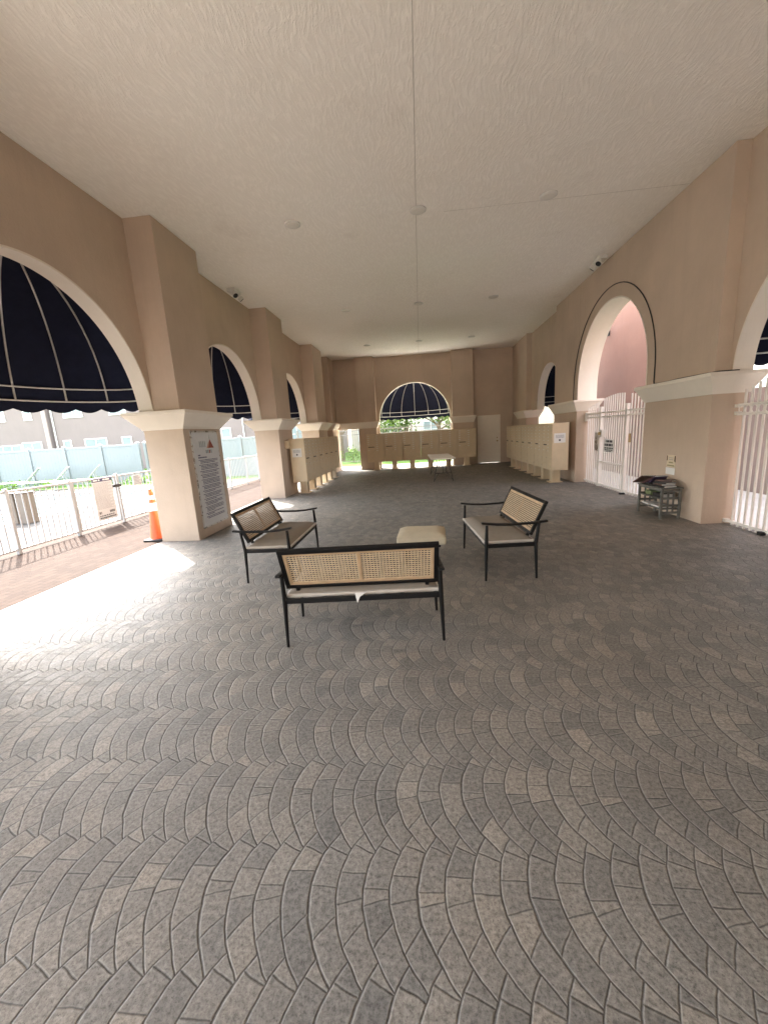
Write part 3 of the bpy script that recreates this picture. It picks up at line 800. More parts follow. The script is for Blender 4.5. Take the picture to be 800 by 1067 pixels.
# ------------------------------------------------------------------ side table with books
t = thing('side_table', 'small grey weathered wooden side table with lattice ends against the right pier', 'side table', (3.87, 6.88, 0))
x0, x1, y0, y1 = 3.725, 4.03, 6.545, 7.225
MB().box(x0 - .012, x1 + .012, y0 - .014, y1 + .014, .478, .50).build('tabletop', 'greywood', t, bevel=.004)
for zz in (.15, .315): MB().box(x0 + .01, x1 - .01, y0 + .034, y1 - .034, zz, zz + .018).build('shelf', 'greywood', t, bevel=.002)
for xa in (x0, x1 - .034):
    for ya in (y0, y1 - .034): MB().box(xa, xa + .034, ya, ya + .034, 0, .477).build('leg', 'greywood', t, bevel=.003)
for ya in (y0 + .006, y1 - .024):
    p = MB(); a, b = x0 + .035, x1 - .035
    for zz in (.085, .20, .315, .43): p.box(a, b, ya, ya + .018, zz, zz + .034)
    for k in range(1, 3):
        xx = a + (b - a) * k / 3
        for z0_, z1_ in ((.119, .20), (.234, .315), (.349, .43)): p.box(xx - .012, xx + .012, ya + .001, ya + .017, z0_, z1_)
    p.build('end_lattice', 'greywood', t)
MB().box(x0 + .004, x0 + .02, y0 + .035, y1 - .035, .445, .477).build('apron', 'greywood', t)
def book(c, size, rot, mat, label, tilt=(0, 0), group='books heaped on the side table', pages=True):
    o = thing('book', label, 'book', c, 0, group)
    o.rotation_euler = (tilt[0], tilt[1], rot)
    a, b, h = size[0] / 2, size[1] / 2, size[2]
    cv = MB(); cv.box(-a, a, -b, b, 0, .004); cv.box(-a, a, -b, b, h - .004, h); cv.box(-a, -a + .004, -b, b, .004, h - .004)
    cv.build('cover', mat, o, world=False, bevel=.001)
    MB().box(-a + .0045, a - .006, -b + .005, b - .005, .0045, h - .0045).build('page_block', 'paper', o, world=False)
    return o
book((3.85, 6.70, .501), (.21, .27, .028), R(8), 'book_c', 'black book lying flat at the bottom of the near pile')
book((3.86, 6.72, .530), (.20, .26, .024), R(-6), 'book_d', 'brown picture book in the middle of the near pile')
book((3.85, 6.70, .555), (.19, .25, .022), R(14), 'book_c', 'black book on top of the near pile')
book((3.93, 6.82, .578), (.18, .24, .018), R(40), 'book_d', 'thin brown book lying crosswise above the near pile')
book((3.86, 6.98, .501), (.20, .27, .03), R(-4), 'book_c', 'black book lying under the leaning books')
book((3.80, 7.20, .56), (.22, .30, .016), R(0), 'book_d', 'open brown book sloping over the far table edge', (R(-28), R(4)))
book((3.86, 7.02, .560), (.21, .28, .022), R(5), 'book_a', 'maroon book leaning in the middle of the heap', (R(-24), 0))
book((3.88, 6.95, .562), (.21, .26, .022), R(0), 'book_b', 'purple book leaning beside the maroon one', (R(-38), 0))
book((3.87, 6.75, .1685), (.20, .26, .022), R(4), 'paper', 'white magazine on the lower shelf, near end', group='magazines on the side table shelves')
book((3.86, 7.03, .1685), (.20, .26, .020), R(-5), 'paper', 'white magazine on the lower shelf, far end', group='magazines on the side table shelves')
book((3.87, 6.74, .3335), (.20, .24, .06), R(3), 'book_c', 'thick black book on the upper shelf')
gb = MB().box(3.78, 3.96, 6.94, 7.10, .3335, .40).build('storage_box', 'green_box', None, bevel=.004)
tag(gb, 'olive green box on the upper shelf of the side table', 'box')

# flyer
t = thing('wall_flyer', 'cream flyer with brown print taped to the right pier above the side table', 'flyer', (XRP, 6.98, .66))
X = XRP
fl = MB().box(X - .004, X - .001, 6.868, 7.10, .775, .975).build('sheet', 'flyer', t)
def fp(poly, mat, nm): MB().prism(poly, 0, X - .0052, X - .0042).build(nm, mat, fl)
fp([(6.868, .86), (6.9, .88), (6.895, .965), (6.868, .965)], 'flyer_dk', 'corner_print'); fp([(7.1, .875), (7.075, .885), (7.078, .96), (7.1, .96)], 'flyer_dk', 'corner_print')
fp([(6.92 + .0, .84), (7.05, .84), (7.03, .862), (6.94, .862)], 'olive', 'oval_print'); fp([(6.88, .79), (7.09, .79), (7.075, .812), (6.90, .812)], 'olive', 'oval_print')
fp([(6.93, .895), (7.04, .895), (7.04, .903), (6.93, .903)], 'ink_lt', 'print')
fp([(6.93, .925), (7.04, .925), (7.04, .932), (6.93, .932)], 'ink_lt', 'print')
MB().box(X - .004, X - .001, 6.875, 7.11, .655, .765).build('lower_sheet', 'paper', t)

# ------------------------------------------------------------------ cable round the gate arch
pts = [(XRP - .012, 11.36, 2.165), (XRP - .012, 11.35, 2.48)]
c_, r_ = 9.49, 1.86
pts += [(XRP - .012, c_ + r_ * math.cos(PI * k / 40), 2.46 + r_ * math.sin(PI * k / 40)) for k in range(0, 41)]
pts += [(XRP - .012, 7.63, 2.20), (XRP - .02, 7.60, 2.162), (XRP - .05, 7.5, 2.16), (XRP - .05, 6.9, 2.163), (XRP - .04, 6.3, 2.16), (XRP + .0, 6.10, 2.162), (XRP + .25, 6.08, 2.16)]
tag(MB().ring_path(pts, .0095, 6).build('cable', 'dark', None, smooth=True), 'thin black cable looped round the gate arch and along the capital', 'cable')

# ------------------------------------------------------------------ iron gates on the right
def picket_top(y, c, h0, h1, half): return h1 - (h1 - h0) * min(1, abs(y - c) / half) ** 1.6
def ring(mb, x, y, z, r, th=.007, n=18):
    mb.ring_path([(x, y + r * math.cos(2 * PI * k / n), z + r * math.sin(2 * PI * k / n)) for k in range(n)], th, 5, closed=True)
def iron_bay(y0, y1, x, parent, zr0, zr1, zb, c, h0, h1, half, rings, pitch, rad=.0115, stop=None):
    pk = MB(); n = max(2, round((y1 - y0) / pitch))
    for k in range(1, n):
        y = y0 + (y1 - y0) * k / n; pk.box(x - rad, x + rad, y - rad, y + rad, zb - .05, picket_top(y, c, h0, h1, half))
    pk.build('picket_panel', 'gate_white', parent)
    MB().box(x - .016, x + .016, y0, y1, zr0 - .014, zr0 + .014).build('rail', 'gate_white', parent)
    MB().box(x - .016, x + .016, y0, y1, zr1 - .014, zr1 + .014).build('rail', 'gate_white', parent)
    MB().box(x - .018, x + .018, y0, y1, zb - .018, zb + .018).build('rail', 'gate_white', parent)
    if rings:
        rr = (zr1 - zr0) / 2 - .016
        for k in range(n):
            rg = MB(); ring(rg, x, y0 + (y1 - y0) * (k + .5) / n, (zr0 + zr1) / 2, min(rr, (y1 - y0) / n / 2 - .004))
            rg.build('ring', 'gate_white', parent, smooth=True)
GX = 4.34
g = thing('iron_gate', 'cream white iron entry gate under the tall right arch, arched picket tops, small white sign', 'gate', (GX, 9.5, 0))
iron_bay(10.30, 11.10, GX, g, 1.68, 1.78, .07, 9.45, 1.90, 2.16, 1.62, True, .115)
iron_bay(7.905, 8.98, GX, g, 1.68, 1.78, .07, 9.45, 1.90, 2.16, 1.62, True, .115)
lf = iron_bay(9.07, 10.21, GX, g, 1.68, 1.78, .07, 9.45, 1.90, 2.16, 1.62, False, .10)
for y in (9.02, 10.255): MB().box(GX - .035, GX + .035, y - .035, y + .035, .005, 1.92).build('post', 'gate_white', g, bevel=.004)
MB().box(GX - .016, GX + .016, 9.07, 10.21, .60, .63).build('rail', 'gate_white', g)
MB().box(GX - .06, GX + .05, 10.06, 10.20, 1.21, 1.38).build('lock_box', 'gate_white', g, bevel=.006)
MB().lathe(GX - .085, 10.12, [(.03, 1.26), (.034, 1.30), (.02, 1.33)], 12).build('handle', 'brass', g, smooth=True)
MB().box(GX - .03, GX + .03, 10.34, 10.47, .88, 1.32).build('keypad_box', 'silver', g, bevel=.004)
MB().box(GX - .05, GX - .02, 8.78, 8.83, 1.12, 1.30).build('latch', 'brass', g, bevel=.003)
MB().box(GX - .05, GX + .05, 11.03, 11.118, 1.60, 1.82).build('wall_bracket', 'gate_white', g)
MB().box(GX - .10, GX + .0, 8.94, 9.0, .0, .035).build('floor_stop', 'dark', g)
s = thing('gate_sign', 'small white sign with dark print hung on the iron entry gate', 'sign', (GX - .03, 9.74, .87))
sp_ = MB().box(GX - .026, GX - .022, 9.49, 9.985, .865, 1.165).build('plate', 'paper', s, bevel=.001)
w = MB(); r5 = random.Random(2)
for z0_, z1_, a, b in ((1.09, 1.14, 9.57, 9.90), (1.005, 1.06, 9.55, 9.95), (.945, .975, 9.53, 9.95), (.905, .93, 9.55, 9.93), (.878, .893, 9.60, 9.88)):
    y = a
    while y < b - .02:
        l = min(b - y, r5.uniform(.05, .13)); w.box(GX - .0275, GX - .0262, y, y + l, z0_, z1_); y += l + .02
w.build('print', 'ink', sp_)
# ringed fence at the right edge
NX = 4.42
g = thing('iron_fence', 'cream white iron picket fence with a row of rings at the right picture edge', 'fence', (NX, 4.5, 0))
iron_bay(4.95, 6.13, NX, g, 1.57, 1.70, .055, 4.5, 1.80, 2.28, 1.75, True, .108)
iron_bay(2.86, 4.05, NX, g, 1.57, 1.70, .055, 4.5, 1.80, 2.28, 1.75, True, .108)
iron_bay(4.10, 4.90, NX, g, 1.57, 1.70, .055, 4.5, 1.80, 2.28, 1.75, True, .108)
for y in (4.075, 4.925): MB().box(NX - .03, NX + .03, y - .024, y + .024, 0, 1.98).build('post', 'gate_white', g, bevel=.004)
for z_ in (1.585, 1.685, .055): MB().box(NX - .03, NX + .03, 6.11, 6.168, z_ - .025, z_ + .025).build('wall_bracket', 'gate_white', g)
sb = MB().box(NX - .07, NX - .0, 5.44, 5.50, 0, .05).build('gate_stop', 'blk_rubber', None, bevel=.004); tag(sb, 'small black rubber stop on the floor under the ringed fence', 'gate stop')

# ------------------------------------------------------------------ pool fence (white aluminium)
FX = -6.66
def alu(y0, y1, parent, pitch=.115, zt=1.05):
    pk = MB(); n = round((y1 - y0) / pitch)
    for k in range(1, n):
        y = y0 + (y1 - y0) * k / n; pk.box(FX - .008, FX + .008, y - .008, y + .008, .075, zt - .02)
    pk.build('picket_panel', 'white_metal', parent)
    MB().box(FX - .018, FX + .018, y0, y1, zt - .035, zt).build('rail', 'white_metal', parent, bevel=.004)
    MB().box(FX - .014, FX + .014, y0, y1, .06, .09).build('rail', 'white_metal', parent)
fp_ = [1.0, 2.2, 3.4, 4.58, 5.77, 6.96]
f1 = thing('pool_fence', 'white aluminium picket fence on the near side of the pool gate', 'fence', (FX, 4, 0))
for a, b in zip(fp_, fp_[1:]): alu(a + .025, b - .025, f1)
for y in fp_: MB().box(FX - .025, FX + .025, y - .025, y + .025, 0, 1.085).build('post', 'white_metal', f1, bevel=.003)
f2 = thing('pool_fence', 'white aluminium picket fence running on beyond the pool gate', 'fence', (FX, 12, 0))
fq = [8.16, 9.35, 10.7, 12.05, 13.4, 14.75, 15.9, 17.1, 18.3]
for a, b in zip(fq, fq[1:]): alu(a + .025, b - .025, f2)
for y in fq: MB().box(FX - .025, FX + .025, y - .025, y + .025, 0, 1.085).build('post', 'white_metal', f2, bevel=.003)
pg = thing('pool_gate', 'white aluminium pool gate between two fence runs, with black latch', 'gate', (FX, 7.56, 0))
alu(7.03, 8.07, pg)
for y in (7.015, 8.085): MB().box(FX - .02, FX + .02, y - .02, y + .02, .05, 1.06).build('frame_stile', 'white_metal', pg)
MB().box(FX + .02, FX + .06, 7.98, 8.20, .80, .86).build('latch', 'dark', pg, bevel=.006)
s = thing('pool_sign', 'grey pool safety sign with dark heading mounted on the pool gate', 'sign', (FX + .03, 7.7, .14))
sp_ = MB().box(FX + .021, FX + .026, 7.45, 7.98, .17, 1.04).build('plate', 'boardgrey', s, bevel=.001)
def pw(mat, rows_, nm, seed):
    w = MB(); r6 = random.Random(seed)
    for z0_, z1_, a, b, lo, hi in rows_:
        y = a
        while y < b - .004:
            l = min(b - y, r6.uniform(lo, hi)); w.box(FX + .0262, FX + .0275, y, y + l, z0_, z1_); y += l + lo * .55
    w.build(nm, mat, sp_)
MB().box(FX + .0262, FX + .0272, 7.452, 7.978, .965, 1.035).build('heading_band', 'navyink', sp_)
hw = MB()
for a, b in ((7.49, 7.60), (7.62, 7.66), (7.74, 7.80), (7.81, 7.92)): hw.box(FX + .0273, FX + .028, a, b, .985, 1.015)
hw.build('heading_text', 'paper', sp_)
pw('ink_lt', [(.93 - .022 * k, .938 - .022 * k, 7.48, 7.95 - .1 * (k % 3 == 2), .02, .06) for k in range(25)], 'lettering', 4)
pw('ink', [(.20, .23, 7.50, 7.93, .02, .05), (.25, .27, 7.5, 7.9, .03, .06), (.30, .35, 7.78, 7.92, .02, .03), (.30, .35, 7.50, 7.56, .03, .03)], 'bold_lettering', 9)
s = thing('fence_notice', 'small grey notice on the pool fence just beyond the gate', 'sign', (FX + .03, 8.8, .8))
q = MB().box(FX + .021, FX + .025, 8.62, 8.90, .76, 1.0).build('plate', 'boardgrey', s)
w = MB()
for k in range(6): w.box(FX + .0252, FX + .0262, 8.65, 8.87 - .05 * (k % 2), .79 + .033 * k, .805 + .033 * k)
w.build('lettering', 'ink_lt', q)

# ------------------------------------------------------------------ white privacy fence
def vinyl(xa, xb, y, label, n):
    t = thing('privacy_fence', label, 'fence', ((xa + xb) / 2, y, 0))
    dx = (xb - xa) / n
    for k in range(n + 1):
        x = xa + dx * k
        p = MB().box(x - .065, x + .065, y - .065, y + .065, -.05, 1.86).build('post', 'vinyl', t, bevel=.006)
        MB().add([(x - .08, y - .08, 1.861), (x + .08, y - .08, 1.861), (x + .08, y + .08, 1.861), (x - .08, y + .08, 1.861), (x, y, 1.93)], [(0, 1, 4), (1, 2, 4), (2, 3, 4), (3, 0, 4), (3, 2, 1, 0)]).build('post_cap', 'vinyl', p)
    for k in range(n):
        a, b = xa + dx * k + .066, xa + dx * (k + 1) - .066
        q = MB(); m = 10
        for i in range(m):
            u0, u1 = a + (b - a) * i / m, a + (b - a) * (i + 1) / m
            q.box(u0 + .002, u1 - .002, y - .012, y + .012, .06, 1.72)
        q.build('board_panel', 'vinyl', t)
        MB().box(a, b, y - .028, y + .028, 1.72, 1.82).build('top_rail', 'vinyl', t, bevel=.005)
        MB().box(a, b, y - .028, y + .028, -.02, .12).build('bottom_rail', 'vinyl', t, bevel=.005)
vinyl(-31.3, -13.7, 18.55, 'white vinyl privacy fence behind the sun loungers', 9)
vinyl(-13.55, -7.0, 18.85, 'white vinyl privacy fence seen through the second left arch', 4)

# ------------------------------------------------------------------ sun loungers, bin, planting
def lounger(label):
    t = thing('sun_lounger', label, 'sun lounger', (0, 0, 0), 0, 'sun loungers along the privacy fence')
    B = lambda mb, n, m, p=t, **k: mb.build(n, m, p, world=False, **k)
    f = MB()
    for s in (-.3, .3): f.ring_path([(s, -.95, .36), (s, .35, .36)], .016, 8)
    for y in (-.95, -.3, .35): f.tube((-.3, y, .36), (.3, y, .36), .014)
    B(f, 'frame', 'white_metal', smooth=True)
    for s in (-.3, .3):
        for y in (-.8, .25): B(MB().tube((s, y + .06 * (1 if y > 0 else -1), 0), (s, y, .36), .015), 'leg', 'white_metal', smooth=True)
    B(MB().box(-.285, .285, -.94, .34, .368, .378), 'sling', 'sling')
    a = R(48); c, s_ = math.cos(a), math.sin(a)
    Mb = Matrix.Translation((0, .36, .37)) @ Matrix.Rotation(a, 4, 'X')
    bk = MB(); bk.box(-.3, -.272, 0, .78, -.014, .014, Mb); bk.box(.272, .3, 0, .78, -.014, .014, Mb); bk.box(-.272, .272, .75, .78, -.014, .014, Mb)
    b = B(bk, 'backrest', 'white_metal')
    B(MB().box(-.271, .271, .01, .748, -.004, .006, Mb), 'sling', 'sling', b)
    B(MB().tube((-.3, .62, .66), (-.3, .75, .0), .012), 'leg', 'white_metal', smooth=True); B(MB().tube((.3, .62, .66), (.3, .75, .0), .012), 'leg', 'white_metal', smooth=True)
    return t
l0 = lounger('')
for i, (x, y, wh) in enumerate(((-18.75, 16.9, 'leftmost of the three'), (-16.95, 16.6, 'middle of the three'), (-15.4, 16.6, 'nearest the pool gate'))):
    o = l0 if i == 0 else copy_tree(l0)
    o.location = (x, y, 0); o.rotation_euler = (0, 0, R(-55)); o['label'] = 'white sling sun lounger with raised back by the privacy fence, %s' % wh
t = thing('waste_bin', 'beige twin panel waste bin standing on the pool deck behind the pool fence', 'waste bin', (-9.4, 8.5, 0))
MB().box(-9.80, -9.57, 8.42, 8.68, 0, .72).build('body', 'beige', t, bevel=.01); MB().box(-9.50, -9.27, 8.42, 8.68, 0, .72).build('body', 'beige', t, bevel=.01)
MB().box(-9.82, -9.25, 8.40, 8.70, .721, .745).build('lid', 'beige', t, bevel=.006)
cp = MB()
for a in ((PX0 - .28, PX1 + .28, PY0 - .28, PY0), (PX0 - .28, PX1 + .28, PY1, PY1 + .28), (PX0 - .28, PX0, PY0, PY1), (PX1, PX1 + .28, PY0, PY1)): cp.box(a[0], a[1], a[2], a[3], -.12, .012)
tag(cp.build('pool_coping', 'coping', None, bevel=.004), 'pale stone coping rim round the swimming pool', 'coping')

def leafball(mb, c, rad, n, size, rg, hollow=.35):
    for _ in range(n):
        while True:
            d = Vector((rg.uniform(-1, 1), rg.uniform(-1, 1), rg.uniform(-1, 1)))
            if hollow < d.length <= 1: break
        p = Vector((c[0] + d.x * rad[0], c[1] + d.y * rad[1], c[2] + d.z * rad[2]))
        a = Vector((rg.uniform(-1, 1), rg.uniform(-1, 1), rg.uniform(-.6, .6))).normalized(); b = a.cross(Vector((rg.uniform(-1, 1), rg.uniform(-1, 1), rg.uniform(-1, 1)))).normalized()
        s_ = size * rg.uniform(.6, 1.3)
        mb.add([p - a * s_, p + b * s_ * .45, p + a * s_, p - b * s_ * .45], [(0, 1, 2, 3)])
def shrub(x, y, w, h, label, group, mat='leaf2', n=220, seed=0):
    rg = random.Random(seed); t = thing('shrub', label, 'shrub', (x, y, -.03), 0, group)
    mb = MB()
    for k in range(5):
        leafball(mb, (x + rg.uniform(-.5, .5) * w, y + rg.uniform(-.3, .3) * w, h * rg.uniform(.4, .7)), (w * .45, w * .4, h * .42), n // 5, .07, rg)
    mb.build('foliage', mat, t)
    st = MB()
    for k in range(4): st.tube((x, y, -.03), (x + rg.uniform(-.3, .3) * w, y + rg.uniform(-.2, .2) * w, h * .6), .012, .005, 5)
    st.build('stem', 'bark', t)
for i, (x, w_, wh) in enumerate(((-19.9, 1.3, 'far left end'), (-17.6, 1.5, 'behind the loungers'), (-15.2, 1.2, 'behind the pool sign'), (-13.0, 1.0, 'beyond the pool gate'), (-11.6, 1.1, 'closest to the nearest pillar'))):
    shrub(x, 17.6, w_, .40, 'low bright green shrub along the privacy fence, %s' % wh, 'shrubs along the privacy fence', seed=20 + i)

def tree(x, y, h, cr_, label, seed, mat='leaf', n=2600, lean=0):
    rg = random.Random(seed); t = thing('tree', label, 'tree', (x, y, -.05), 0, 'trees behind the pavilion')
    tk = MB(); tk.ring_path([(x, y, -.1), (x + lean * .3, y, h * .25), (x + lean * .7, y, h * .5), (x + lean, y, h * .8)], [.16, .12, .085, .03], 9)
    tops = []
    for k in range(9):
        a = rg.uniform(0, 2 * PI); z = h * rg.uniform(.22, .55); f = z / h
        p0 = Vector((x + lean * f, y, z)); p1 = p0 + Vector((math.cos(a) * cr_ * rg.uniform(.5, .85), math.sin(a) * cr_ * rg.uniform(.5, .85), h * rg.uniform(.05, .25)))
        tk.ring_path([p0, (p0 + p1) / 2 + Vector((0, 0, .15)), p1], [.06, .04, .015], 6); tops.append(p1)
    tk.build('trunk', 'bark', t, smooth=True)
    cw = MB(); tops += [Vector((x + lean + rg.uniform(-.4, .4) * cr_, y + rg.uniform(-.4, .4) * cr_, h * rg.uniform(.7, .95))) for _ in range(5)]
    for p in tops:
        r0 = cr_ * rg.uniform(.3, .5); leafball(cw, p, (r0, r0, r0 * .7), n // len(tops), .13, rg, .2)
    cw.build('crown', mat, t)
TR = [(-5.2, 26.5, 6.0, 2.2, 'slender tree at the far left, seen through the passage beside the mailboxes', 'leaf'),
      (-2.9, 26.5, 5.6, 2.6, 'pale green tree behind the left part of the far arch', 'leaf2'),
      (-.9, 28.0, 5.6, 2.8, 'leafy tree behind the middle of the far arch', 'leaf'),
      (1.2, 25.8, 5.0, 2.4, 'forked dark trunk tree behind the right part of the far arch', 'leaf'),
      (4.6, 33.0, 7.0, 3.0, 'broad tree behind the right end wall', 'leaf')]
for i, a in enumerate(TR): tree(*a[:5], seed=40 + i, mat=a[5], n=3000)
for i, (x, y, w_, h_, wh) in enumerate(((-4.9, 24.4, 1.0, .85, 'left of the far passage'), (-4.0, 23.9, .8, 1.0, 'in the middle of the far passage'), (-1.4, 24.6, 1.4, .9, 'under the left half of the far arch'), (.1, 24.8, 1.2, .8, 'under the middle of the far arch'))):
    shrub(x, y, w_, h_, 'green shrub behind the lawn fence, %s' % wh, 'shrubs on the back lawn', n=320, seed=60 + i)
shrub(5.75, 6.35, .5, .55, 'dark leafy plant beyond the ringed fence', None, 'leaf', 200, 77)

# back lawn iron fence
t = thing('lawn_fence', 'dark iron picket fence across the lawn behind the far arch', 'fence', (-.5, 22.6, 0))
pk = MB(); FYB = 22.6
for k in range(110):
    x = -7 + .12 * k; pk.box(x - .009, x + .009, FYB - .009, FYB + .009, .06, 1.98)
pk.build('picket_panel', 'fence_grey', t)
for z_ in (.14, 1.62, 1.86): MB().box(-7.05, 6.2, FYB - .018, FYB + .018, z_ - .018, z_ + .018).build('rail', 'fence_grey', t)
for k in range(7):
    x = -7 + 2.16 * k + .06; MB().box(x - .03, x + .03, FYB - .03, FYB + .03, -.05, 2.05).build('post', 'fence_grey', t)
t['label'] = 'grey iron picket fence across the lawn behind the far arch'

# ------------------------------------------------------------------ neighbouring houses
def house(label, x0, x1, y0, y1, h, mat, wins, roof=True, name='townhouse'):
    """WINS: (wall 's'|'e'|'w', u0, u1, z0, z1, mullions)"""
    t = thing(name, label, 'house', ((x0 + x1) / 2, y0, 0), 0)
    wl = MB().box(x0, x1, y0, y1, -.1, h).build('wall', mat, t)
    if roof:
        e = .5; zz = h + .01; rx0, rx1, ry0, ry1 = x0 - e, x1 + e, y0 - e, y1 + e
        MB().box(rx0, rx1, ry0, ry1, h + .002, h + .16).build('eave', 'win_white', t)
        d = min(rx1 - rx0, ry1 - ry0) / 2; H = d * .42; zz = h + .162
        if rx1 - rx0 > ry1 - ry0: a, b = (rx0 + d, (ry0 + ry1) / 2, zz + H), (rx1 - d, (ry0 + ry1) / 2, zz + H); fs = [(0, 1, 5, 4), (1, 2, 5), (2, 3, 4, 5), (3, 0, 4), (3, 2, 1, 0)]
        else: a, b = ((rx0 + rx1) / 2, ry0 + d, zz + H), ((rx0 + rx1) / 2, ry1 - d, zz + H); fs = [(0, 1, 4), (1, 2, 5, 4), (2, 3, 5), (3, 0, 4, 5), (3, 2, 1, 0)]
        MB().add([(rx0, ry0, zz), (rx1, ry0, zz), (rx1, ry1, zz), (rx0, ry1, zz), a, b], fs).build('roof', 'roof', t)
    for (sd, u0, u1, z0, z1, nm) in wins:
        def bx(mb, a0, a1, c0, c1, d0, d1):
            if sd == 's': mb.box(a0, a1, y0 - d1, y0 - d0, c0, c1)
            elif sd == 'w': mb.box(x0 - d1, x0 - d0, a0, a1, c0, c1)
            else: mb.box(x1 + d0, x1 + d1, a0, a1, c0, c1)
        fr = MB(); q = .07
        for a in ((u0 - q, u0, z0, z1), (u1, u1 + q, z0, z1), (u0 - q, u1 + q, z1, z1 + q), (u0 - q - .03, u1 + q + .03, z0 - q, z0)): bx(fr, *a, .003, .06)
        f = fr.build('window', 'win_white', t)
        g_ = MB(); bx(g_, u0, u1, z0, z1, .004, .02); g_.build('pane', 'glass', f)
        mu = MB()
        for k in range(1, nm + 1):
            u = u0 + (u1 - u0) * k / (nm + 1); bx(mu, u - .03, u + .03, z0, z1, .021, .045)
        bx(mu, u0, u1, (z0 + z1) / 2 - .02, (z0 + z1) / 2 + .02, .0215, .04)
        mu.build('muntin', 'win_white', f)
    return t
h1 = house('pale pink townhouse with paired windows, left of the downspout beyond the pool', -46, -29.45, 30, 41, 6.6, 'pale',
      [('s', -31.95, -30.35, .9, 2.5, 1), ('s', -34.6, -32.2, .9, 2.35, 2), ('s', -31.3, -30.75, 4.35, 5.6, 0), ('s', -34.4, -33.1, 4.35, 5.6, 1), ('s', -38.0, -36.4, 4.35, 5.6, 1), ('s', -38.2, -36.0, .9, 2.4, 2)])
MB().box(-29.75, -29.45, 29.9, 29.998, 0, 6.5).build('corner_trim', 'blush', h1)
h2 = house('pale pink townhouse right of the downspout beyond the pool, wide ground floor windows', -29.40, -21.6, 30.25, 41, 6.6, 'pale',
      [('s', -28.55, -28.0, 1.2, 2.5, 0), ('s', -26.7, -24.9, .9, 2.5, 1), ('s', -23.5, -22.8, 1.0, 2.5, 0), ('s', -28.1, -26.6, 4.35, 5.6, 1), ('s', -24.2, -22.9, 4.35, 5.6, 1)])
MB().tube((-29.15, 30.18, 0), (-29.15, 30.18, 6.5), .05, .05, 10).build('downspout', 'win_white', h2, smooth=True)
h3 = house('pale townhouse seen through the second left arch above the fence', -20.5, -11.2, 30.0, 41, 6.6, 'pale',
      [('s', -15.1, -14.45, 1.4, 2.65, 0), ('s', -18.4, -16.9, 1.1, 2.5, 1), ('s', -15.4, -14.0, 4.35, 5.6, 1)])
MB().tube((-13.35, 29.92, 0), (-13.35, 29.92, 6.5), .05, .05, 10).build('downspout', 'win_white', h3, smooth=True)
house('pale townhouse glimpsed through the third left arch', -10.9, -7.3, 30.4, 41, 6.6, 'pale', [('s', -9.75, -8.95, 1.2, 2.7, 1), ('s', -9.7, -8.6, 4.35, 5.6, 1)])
house('far cream house behind the trees and the far arch', -7.0, 9.0, 41, 52, 6.4, 'tan_far', [('s', -6.2, -5.0, 1.0, 2.5, 1), ('s', -3.2, -1.8, 1.0, 2.5, 1), ('s', .4, 1.8, 1.0, 2.5, 1), ('s', -3.2, -1.8, 4.2, 5.5, 1), ('s', .4, 1.8, 4.2, 5.5, 1)])
pk_ = thing('tall_wall', 'tall pink stucco wall seen through the tall gate arch', 'wall', (6.2, 14, 0))
MB().box(6.2, 7.5, 10.75, 18.0, -.1, 7.2).build('wall', 'pink', pk_)
MB().box(6.12, 7.58, 10.67, 18.08, 7.202, 7.36).build('coping', 'win_white', pk_)
lw = MB().box(6.6, 6.8, 1.0, 10.74, -.1, 2.05).build('garden_wall', 'blush', None); tag(lw, 'low pale pink garden wall beyond the ringed fence', 'wall')
pk2 = thing('light_block_building', 'added pink stucco building beyond the ringed fence, blocking light from the right', 'building', (7.6, -2, 0))  # unseen block added to hold back light from the east
MB().box(7.6, 14, -14, 7.0, -.1, 7.2).build('wall', 'pink', pk2)
MB().box(7.3, 14.3, -14.3, 7.3, 7.202, 7.4).build('eave', 'win_white', pk2)
MB().add([(7.3, -14.3, 7.402), (14.3, -14.3, 7.402), (14.3, 7.3, 7.402), (7.3, 7.3, 7.402), (10.8, -10.8, 9), (10.8, 3.8, 9)], [(0, 1, 4), (1, 2, 5, 4), (2, 3, 5), (3, 0, 4, 5), (3, 2, 1, 0)]).build('roof', 'roof', pk2)
cw_ = MB().box(6.2, 6.5, 18.1, 36, -.1, 5.2).build('cream_wall', 'cream_dark', None); tag(cw_, 'plain cream wall glimpsed through the small arch above the right mailbox bank', 'wall')
lw2 = MB().box(5.9, 6.05, 8.9, 17.5, -.1, 1.7).build('garden_wall', 'blush', None); tag(lw2, 'low cream wall behind the iron entry gate, before the tall pink wall', 'wall')
# flood lamp on pink wall
fl = thing('flood_lamp', 'black bullet flood lamp mounted on the pink building wall', 'lamp', (6.2, 14.36, 4.32))
MB().box(6.17, 6.199, 14.28, 14.42, 4.26, 4.40).build('mount', 'dark', fl, bevel=.004)
MB().tube((6.17, 14.35, 4.33), (6.02, 14.28, 4.36), .022).build('arm', 'dark', fl, smooth=True)
hd = MB().ring_path([(6.06, 14.36, 4.40), (6.02, 14.27, 4.38), (5.95, 14.10, 4.32), (5.94, 14.08, 4.31)], [.06, .085, .12, .125], 18).build('lamp_head', 'dark', fl, smooth=True)
MB().ring_path([(5.9395, 14.079, 4.3097), (5.935, 14.07, 4.307)], [.11, .10], 18).build('lens', 'plastic_w', hd)

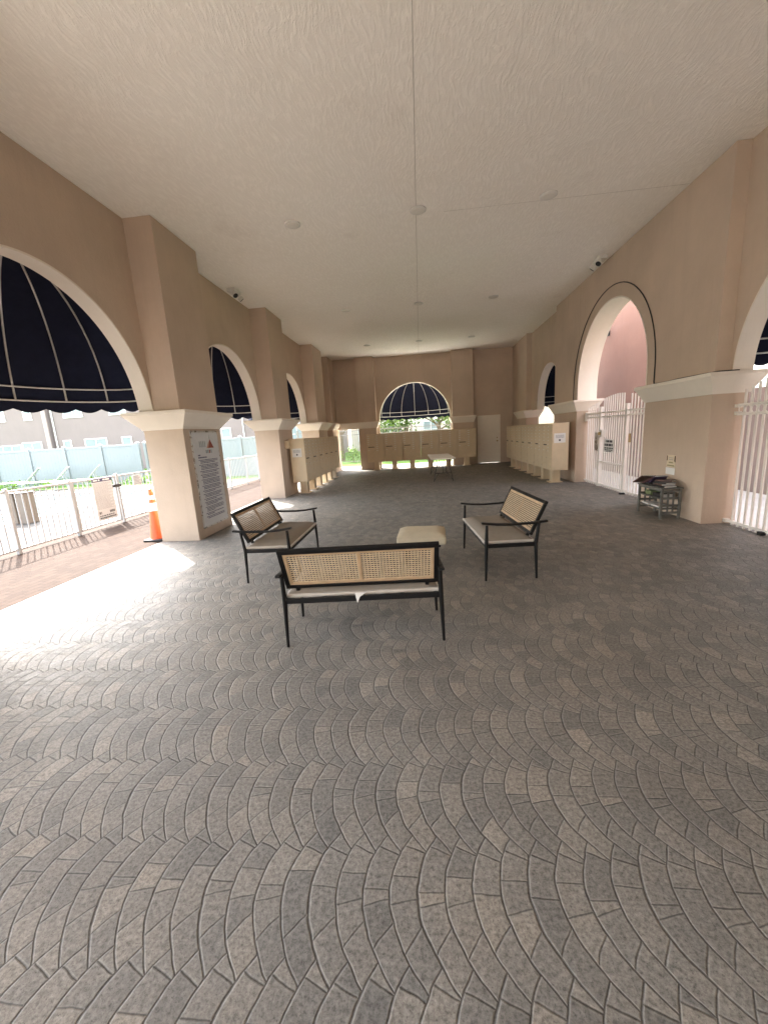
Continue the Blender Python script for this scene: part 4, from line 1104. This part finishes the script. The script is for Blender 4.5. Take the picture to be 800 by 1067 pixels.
# ------------------------------------------------------------------ light
SUN_EL, SUN_AZ = 45.0, math.degrees(math.atan2(-.72, .69))     # azimuth measured from +Y towards +X
SKY, SUN = .40, 5.0
w = bpy.data.worlds.new('World'); sc.world = w; w.use_nodes = True
nt = w.node_tree; bg = nt.nodes['Background']
sky = nt.nodes.new('ShaderNodeTexSky'); sky.sky_type = 'NISHITA'; sky.sun_disc = False
sky.sun_elevation = R(SUN_EL); sky.sun_rotation = R(SUN_AZ); sky.air_density = 1.2; sky.dust_density = 3.5; sky.ozone_density = 1.0
hz = nt.nodes.new('ShaderNodeHueSaturation'); hz.inputs['Saturation'].default_value = .45
nt.links.new(sky.outputs[0], hz.inputs['Color']); nt.links.new(hz.outputs[0], bg.inputs[0]); bg.inputs[1].default_value = SKY
sd = bpy.data.lights.new('sun', 'SUN'); sd.energy = SUN; sd.angle = R(.55); sd.color = (1, .95, .87)
so = bpy.data.objects.new('sun', sd); col.objects.link(so)
el, az = R(SUN_EL), R(SUN_AZ)
dirv = Vector((math.sin(az) * math.cos(el), math.cos(az) * math.cos(el), math.sin(el)))
so.rotation_euler = dirv.to_track_quat('Z', 'Y').to_euler()

# ------------------------------------------------------------------ camera
cam = bpy.data.cameras.new('camera'); co = bpy.data.objects.new('camera', cam); col.objects.link(co)
cam.sensor_fit = 'VERTICAL'; cam.sensor_height = 36; cam.lens = 36 * 414.82 / 1067; cam.clip_end = 2000; cam.clip_start = .05
pit, yaw, rol = map(R, (-11.14837, 5.73403, -3.45196))
fw = Vector((-math.sin(yaw) * math.cos(pit), math.cos(yaw) * math.cos(pit), math.sin(pit)))
rt = Vector((math.cos(yaw), math.sin(yaw), 0)); up = rt.cross(fw)
r2 = rt * math.cos(rol) + up * math.sin(rol); u2 = -rt * math.sin(rol) + up * math.cos(rol)
mt = Matrix((r2, u2, -fw)).transposed().to_4x4(); mt.translation = Vector((0, 0, 1.6))
co.matrix_world = mt; sc.camera = co

sc.view_settings.view_transform = 'Standard'; sc.view_settings.look = 'None'; sc.view_settings.exposure = 0; sc.view_settings.gamma = 1
sc.cycles.film_exposure = 5.4      # the photograph is exposed for the shade under the roof
sc.cycles.max_bounces = 14; sc.cycles.diffuse_bounces = 10; sc.cycles.glossy_bounces = 4; sc.cycles.transmission_bounces = 4
sc.cycles.use_denoising = True; sc.cycles.sample_clamp_indirect = 8
try: sc.cycles.denoiser = 'OPENIMAGEDENOISE'
except Exception: pass
